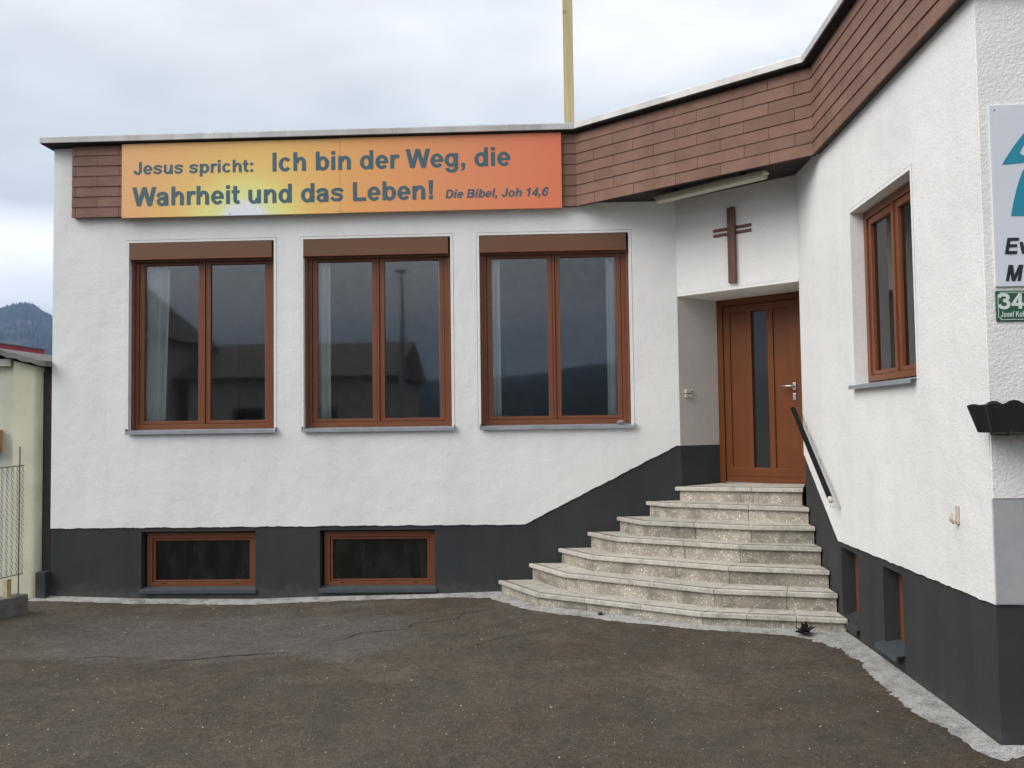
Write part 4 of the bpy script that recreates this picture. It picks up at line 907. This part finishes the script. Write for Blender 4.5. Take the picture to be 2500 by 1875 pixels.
def weed(x, y, rad, n_, mat, label, wide):
    m = MB(); z = gzi(x, y)+0.01
    for i in range(n_):
        a = random.random()*6.28; t = random.uniform(0.2, 1.15); L = rad*random.uniform(0.6, 1.1); d = Vector((math.cos(a)*math.sin(t), math.sin(a)*math.sin(t), math.cos(t))); s_ = Vector((-math.sin(a), math.cos(a), 0))*wide
        p = Vector((x, y, z)); mid = p+d*L*0.6; tip = p+d*L-Vector((0, 0, 0.2*L*math.sin(t)))
        th = d.cross(s_).normalized()*0.004
        m.add([p-s_*0.5, p+s_*0.5, mid+s_, tip, mid-s_, p+th, mid+th*2, ], [(0, 1, 2, 6, 5), (5, 6, 4, 0), (2, 3, 6), (6, 3, 4), (0, 4, 3, 2, 1)])
    return tag(m.build('weed', mat), label, 'weed')
weed(7.49, -2.085, 0.13, 15, 'weed_dark', 'withered black weed at the foot of the lowest step near the side wall', 0.022)
weed(5.85, -1.235, 0.05, 16, 'weed_green', 'tiny green weed in a joint at the middle of the lowest step', 0.006)
pr = [5.628, 5.742]
tag(MB().box(pr[0], pr[1], 0.33, 0.40, ZTOP+0.04, 9.2).build('wooden_post', 'wood_post', bevel=0.004), 'tall pale weathered wooden post standing on the flat roof', 'post')

# ------------------------------------------------------------------ neighbour on the left
nb = thing('neighbour_shed', (-2.2, 2.0, -0.07), 'weathered pale yellow shed with sloping grey sheet roof, left of the hall', 'shed')
m = MB(); rr = 0.09; P = [(-0.572, -0.03)]+[(-0.262-rr+rr*math.sin(R(a)), -0.03+rr-rr*math.cos(R(a))) for a in range(0, 91, 15)]+[(-0.262, 3.0), (-0.572, 3.0)]
roofz = lambda x: 2.54-0.262*(max(x, -0.80)+0.131)
MB().prism(P, -0.3, lambda x, y: roofz(x)-0.09+0.012*mnoise.noise((x*20, 1, 1))).build('pilaster', 'pale_wall', nb, smooth=False)
MB().box(-0.262, XL-0.004, 0.03, 0.12, -0.2, 2.44).build('gap_shade', 'dark_gap', nb)  # dark strip standing in for the shade inside the gap
MB().prism([(-5, 0.02), (-0.574, 0.02), (-0.574, 2.99), (-5, 2.99)], -0.3, lambda x, y: roofz(x)-0.10).build('wall', 'pale_wall_cool', nb)
MB().box(-5, -0.60, -0.045, 0.018, 2.505, 2.585).build('beam', 'beam_white', nb)
m = MB(); nx = 90
for j, y in enumerate((-0.14, 3.0)):
    for i in range(nx+1):
        x = -5.0+(4.85)*i/nx; z = roofz(x)+0.012*math.sin(x*34+j)*0+0.008*math.sin(x*2*math.pi/0.177); m.v.append(Vector((x, y, z))); m.v.append(Vector((x, y, z-0.03-0.03*(x > -0.7))))
K = 2*(nx+1)
for i in range(nx):
    a = 2*i; m.f += [(a, a+2, a+3, a+1), (K+a, K+a+1, K+a+3, K+a+2), (a, K+a, K+a+2, a+2), (a+1, a+3, K+a+3, K+a+1)]
m.f += [(0, 1, K+1, K), (2*nx, K+2*nx, K+2*nx+1, 2*nx+1)]
m.build('roof', 'sheet_roof', nb)
tag(MB().box(-0.98, -0.722, -0.10, 0.018, 1.55, 1.80).build('letter_box', 'orange_box', bevel=0.008), 'orange-brown box on the pale shed wall at the left edge', 'box')
k0 = Vector((0.075, -0.76, 0)); dk = Vector((-0.285, -0.958, 0)).normalized(); nk = Vector((dk.y, -dk.x, 0))
def kp(t, s_=0.0): p = k0+dk*t+nk*s_; return (p.x, p.y)
tag(MB().prism([kp(0, 0), kp(3.5, 0), kp(3.5, 0.16), kp(0, 0.16)], -0.3, 0.125).build('boundary_kerb', 'kerb_concrete', bevel=0.012), 'low dark concrete kerb under the wire fence on the left', 'kerb')
fe = thing('wire_fence', (k0.x, k0.y, 0.12), 'rusty chain-link fence in front of the pale shed at the left edge', 'fence')
def fp(t, z): p = k0+dk*t+nk*0.025; return Vector((p.x, p.y, z))
MB().tube([fp(0.10, 0.10), fp(0.10, 1.62)], 0.007, 6).build('post', 'wire', fe)
MB().tube([fp(2.6, 0.10), fp(2.6, 1.62)], 0.011, 6).build('post', 'wire', fe)
MB().bbox(basis(k0+nk*0.02+dk*0.16, dk, -nk), 0, 0.05, 0.12, 0.30, -0.08, -0.03).build('post_stump', 'yellow_old', fe)
MB().tube([fp(0.05+2.6*i/30, 1.43-0.035*math.sin(math.pi*i/30)) for i in range(31)], 0.006, 5).build('top_wire', 'wire', fe)
MB().tube([fp(0.05+2.6*i/30, 0.335-0.02*math.sin(math.pi*i/30)) for i in range(31)], 0.006, 5).build('bottom_wire', 'wire', fe)
m = MB(); P_ = 0.062; nrow = 18
for q_ in range(44):
    t0 = 0.05+q_*P_*0.95
    for sgn in (0, 1):
        L = []
        for r in range(nrow+1):
            zz = 0.335+(1.09)*r/nrow; L.append(fp(t0+(P_*0.475 if (r+sgn) % 2 else 0), zz))
        m.tube(L, 0.0034, 3, cap=False)
mo = m.build('mesh_wire', 'wire', fe); mo['kind'] = 'stuff'

rb = thing('red_roofed_building', (-9, 6, 0), 'building with a flat dark red roof edge behind the pale shed', 'building')
MB().box(-12, -6.45, 3.2, 9.8, -0.2, 3.42).build('wall', 'beam_white', rb)
MB().box(-12.2, -6.20, 3.0, 10.0, 3.422, 3.612).build('roof_edge', 'red_sheet', rb)
MB().box(-12.22, -6.18, 2.98, 10.02, 3.614, 3.638).build('roof', 'grey_sheet', rb)

# ------------------------------------------------------------------ across the yard, behind the camera (seen mirrored in the panes)
def house(name, x0, x1, y0, y1, eave, ridge, along, label, wins):
    h = thing(name, ((x0+x1)/2, (y0+y1)/2, 0), label, 'house')
    MB().box(x0, x1, y0, y1, -0.1, eave).build('wall', 'house_wall', h)
    o_ = 0.4
    if along == 'x':
        ym = (y0+y1)/2; pts = [(y0-o_, eave-0.15), (y1+o_, eave-0.15), (ym, ridge)]
        V = [(x0-o_, *p_) for p_ in pts]+[(x1+o_, *p_) for p_ in pts]
    else:
        xm = (x0+x1)/2; pts = [(x0-o_, eave-0.15), (x1+o_, eave-0.15), (xm, ridge)]
        V = [(p_[0], y0-o_, p_[1]) for p_ in pts]+[(p_[0], y1+o_, p_[1]) for p_ in pts]
    MB().add(V, [(0, 2, 1), (3, 4, 5), (0, 1, 4, 3), (1, 2, 5, 4), (2, 0, 3, 5)]).build('roof', 'house_roof', h)
    for (xa, xb, za, zb_) in wins:
        w_ = MB().box(xa-0.08, xb+0.08, y1-0.02, y1+0.05, za-0.08, zb_+0.08).build('window', 'beam_white', h)
        MB().box(xa, xb, y1+0.02, y1+0.07, za, zb_).build('pane', 'dark_pane', w_)
    return h
house('gabled_house', -19.0, -9.6, -28, -24, 5.4, 9.6, 'y', 'tall gabled house across the yard, mirrored in the leftmost front window', [(-12.4, -11.2, 3.2, 4.5), (-17, -15.8, 3.2, 4.5), (-12.4, -11.2, 0.9, 2.2)])
house('low_house', -9.1, -0.9, -33, -24.6, 3.9, 5.5, 'x', 'low ridged house across the yard, mirrored in the middle front window', [(-7.2, -6.0, 1.2, 2.5), (-4.2, -3.0, 1.2, 2.5)])
ma_ = thing('floodlight_mast', (-0.25, -24, 0), 'slim grey floodlight mast across the yard, mirrored in the middle front window', 'mast')
MB().tube([(-0.25, -24, 0), (-0.25, -24, 5), (-0.27, -24, 7.9)], [0.15, 0.085, 0.035], 10).build('pole', 'mast_grey', ma_)
MB().box(-0.5, -0.04, -24.12, -23.92, 7.80, 7.90).build('lamp_head', 'mast_grey', ma_)

# ------------------------------------------------------------------ hills all round
def px_dir(px, py): return fwd+r2*((px-1250)/FPX)-u2*((py-937.5)/FPX)
prof = []
for px, py in ((-420, 860), (-260, 830), (-140, 800), (-60, 778), (0, 761), (30, 751), (60, 746), (80, 748), (100, 762), (130, 778), (180, 800), (300, 850), (500, 900)):
    d = px_dir(px, py); prof.append((math.atan2(d.x, d.y), d.z/math.hypot(d.x, d.y)))
RR = 2600.0
def elev(th):
    if prof[0][0] <= th <= prof[-1][0]:
        for (a, ea), (c_, ec) in zip(prof, prof[1:]):
            if a <= th <= c_: return ea+(ec-ea)*(th-a)/(c_-a)
    return 0.066+0.014*math.sin(th*5+1)+0.014*mnoise.noise((math.cos(th)*3, math.sin(th)*3, 0.5))+0.008*mnoise.noise((math.cos(th)*14, math.sin(th)*14, 0.5))
ths = []
t = -math.pi
while t < math.pi-1e-6:
    ths.append(t); t += R(0.15) if R(-36) < t < R(-26) else R(1.5)
rads = [700, 1000, 1300, 1600, 1850, 2050, 2250, 2400, 2520, 2600, 2750, 3000, 3400]
def hz(r, th):
    s_ = min(1, max(0, (r-700)/(RR-700))); s_ = s_**1.25 if r <= RR else 1-0.5*(r-RR)/800
    k = 0 if abs(r-RR) < 1 or r < 800 else 1
    return elev(th)*RR*s_+1.8*s_+k*10*mnoise.noise((math.sin(th)*r/180, math.cos(th)*r/180, 1))-0.3
m = MB(); nr = len(rads)
for th in ths:
    for r in rads: m.v.append(Vector((CAM.x+r*math.sin(th), CAM.y+r*math.cos(th), hz(r, th))))
nth = len(ths)
for i in range(nth):
    i2 = (i+1) % nth
    for j in range(nr-1): m.f.append((i*nr+j, i*nr+j+1, i2*nr+j+1, i2*nr+j))
tag(m.build('hills', 'forest_floor', smooth=True), 'wooded hills ringing the valley', None, kind='structure')
m = MB()
for i in range(5200):
    th = R(random.uniform(-35.0, -26.5)); r = random.choice((random.uniform(1100, 2600), random.uniform(2300, 2610)))
    h = random.uniform(9, 17); z = hz(r, th)-1.5
    if abs(mnoise.noise((math.sin(th)*r/150, math.cos(th)*r/150, 7))) < 0.09 and r < 2200: continue
    x, y = CAM.x+r*math.sin(th), CAM.y+r*math.cos(th); w_ = h*0.24
    a = random.random()*2
    P = [Vector((x+w_*math.cos(a+k*1.571), y+w_*math.sin(a+k*1.571), z)) for k in range(4)]+[Vector((x, y, z+h))]
    m.add(P, [(0, 1, 4), (1, 2, 4), (2, 3, 4), (3, 0, 4), (3, 2, 1, 0)])
tag(m.build('forest', 'conifer'), 'dark conifer forest covering the far hill', None, kind='stuff')

# ------------------------------------------------------------------ valley haze
b = NB('haze'); b.n.remove(b.b)
pv = b.node('ShaderNodeVolumePrincipled'); pv.inputs['Color'].default_value = (0.48, 0.66, 1.0, 1); pv.inputs['Density'].default_value = 0.00022; pv.inputs['Anisotropy'].default_value = 0.0
b.l.new(pv.outputs[0], b.o.inputs['Volume'])
tag(MB().box(gx[0]-60, gx[-1]+60, gy[0]-60, gy[-1]+60, -3, 420).build('haze', 'haze'), 'thin blue-grey haze filling the valley', None, kind='stuff')
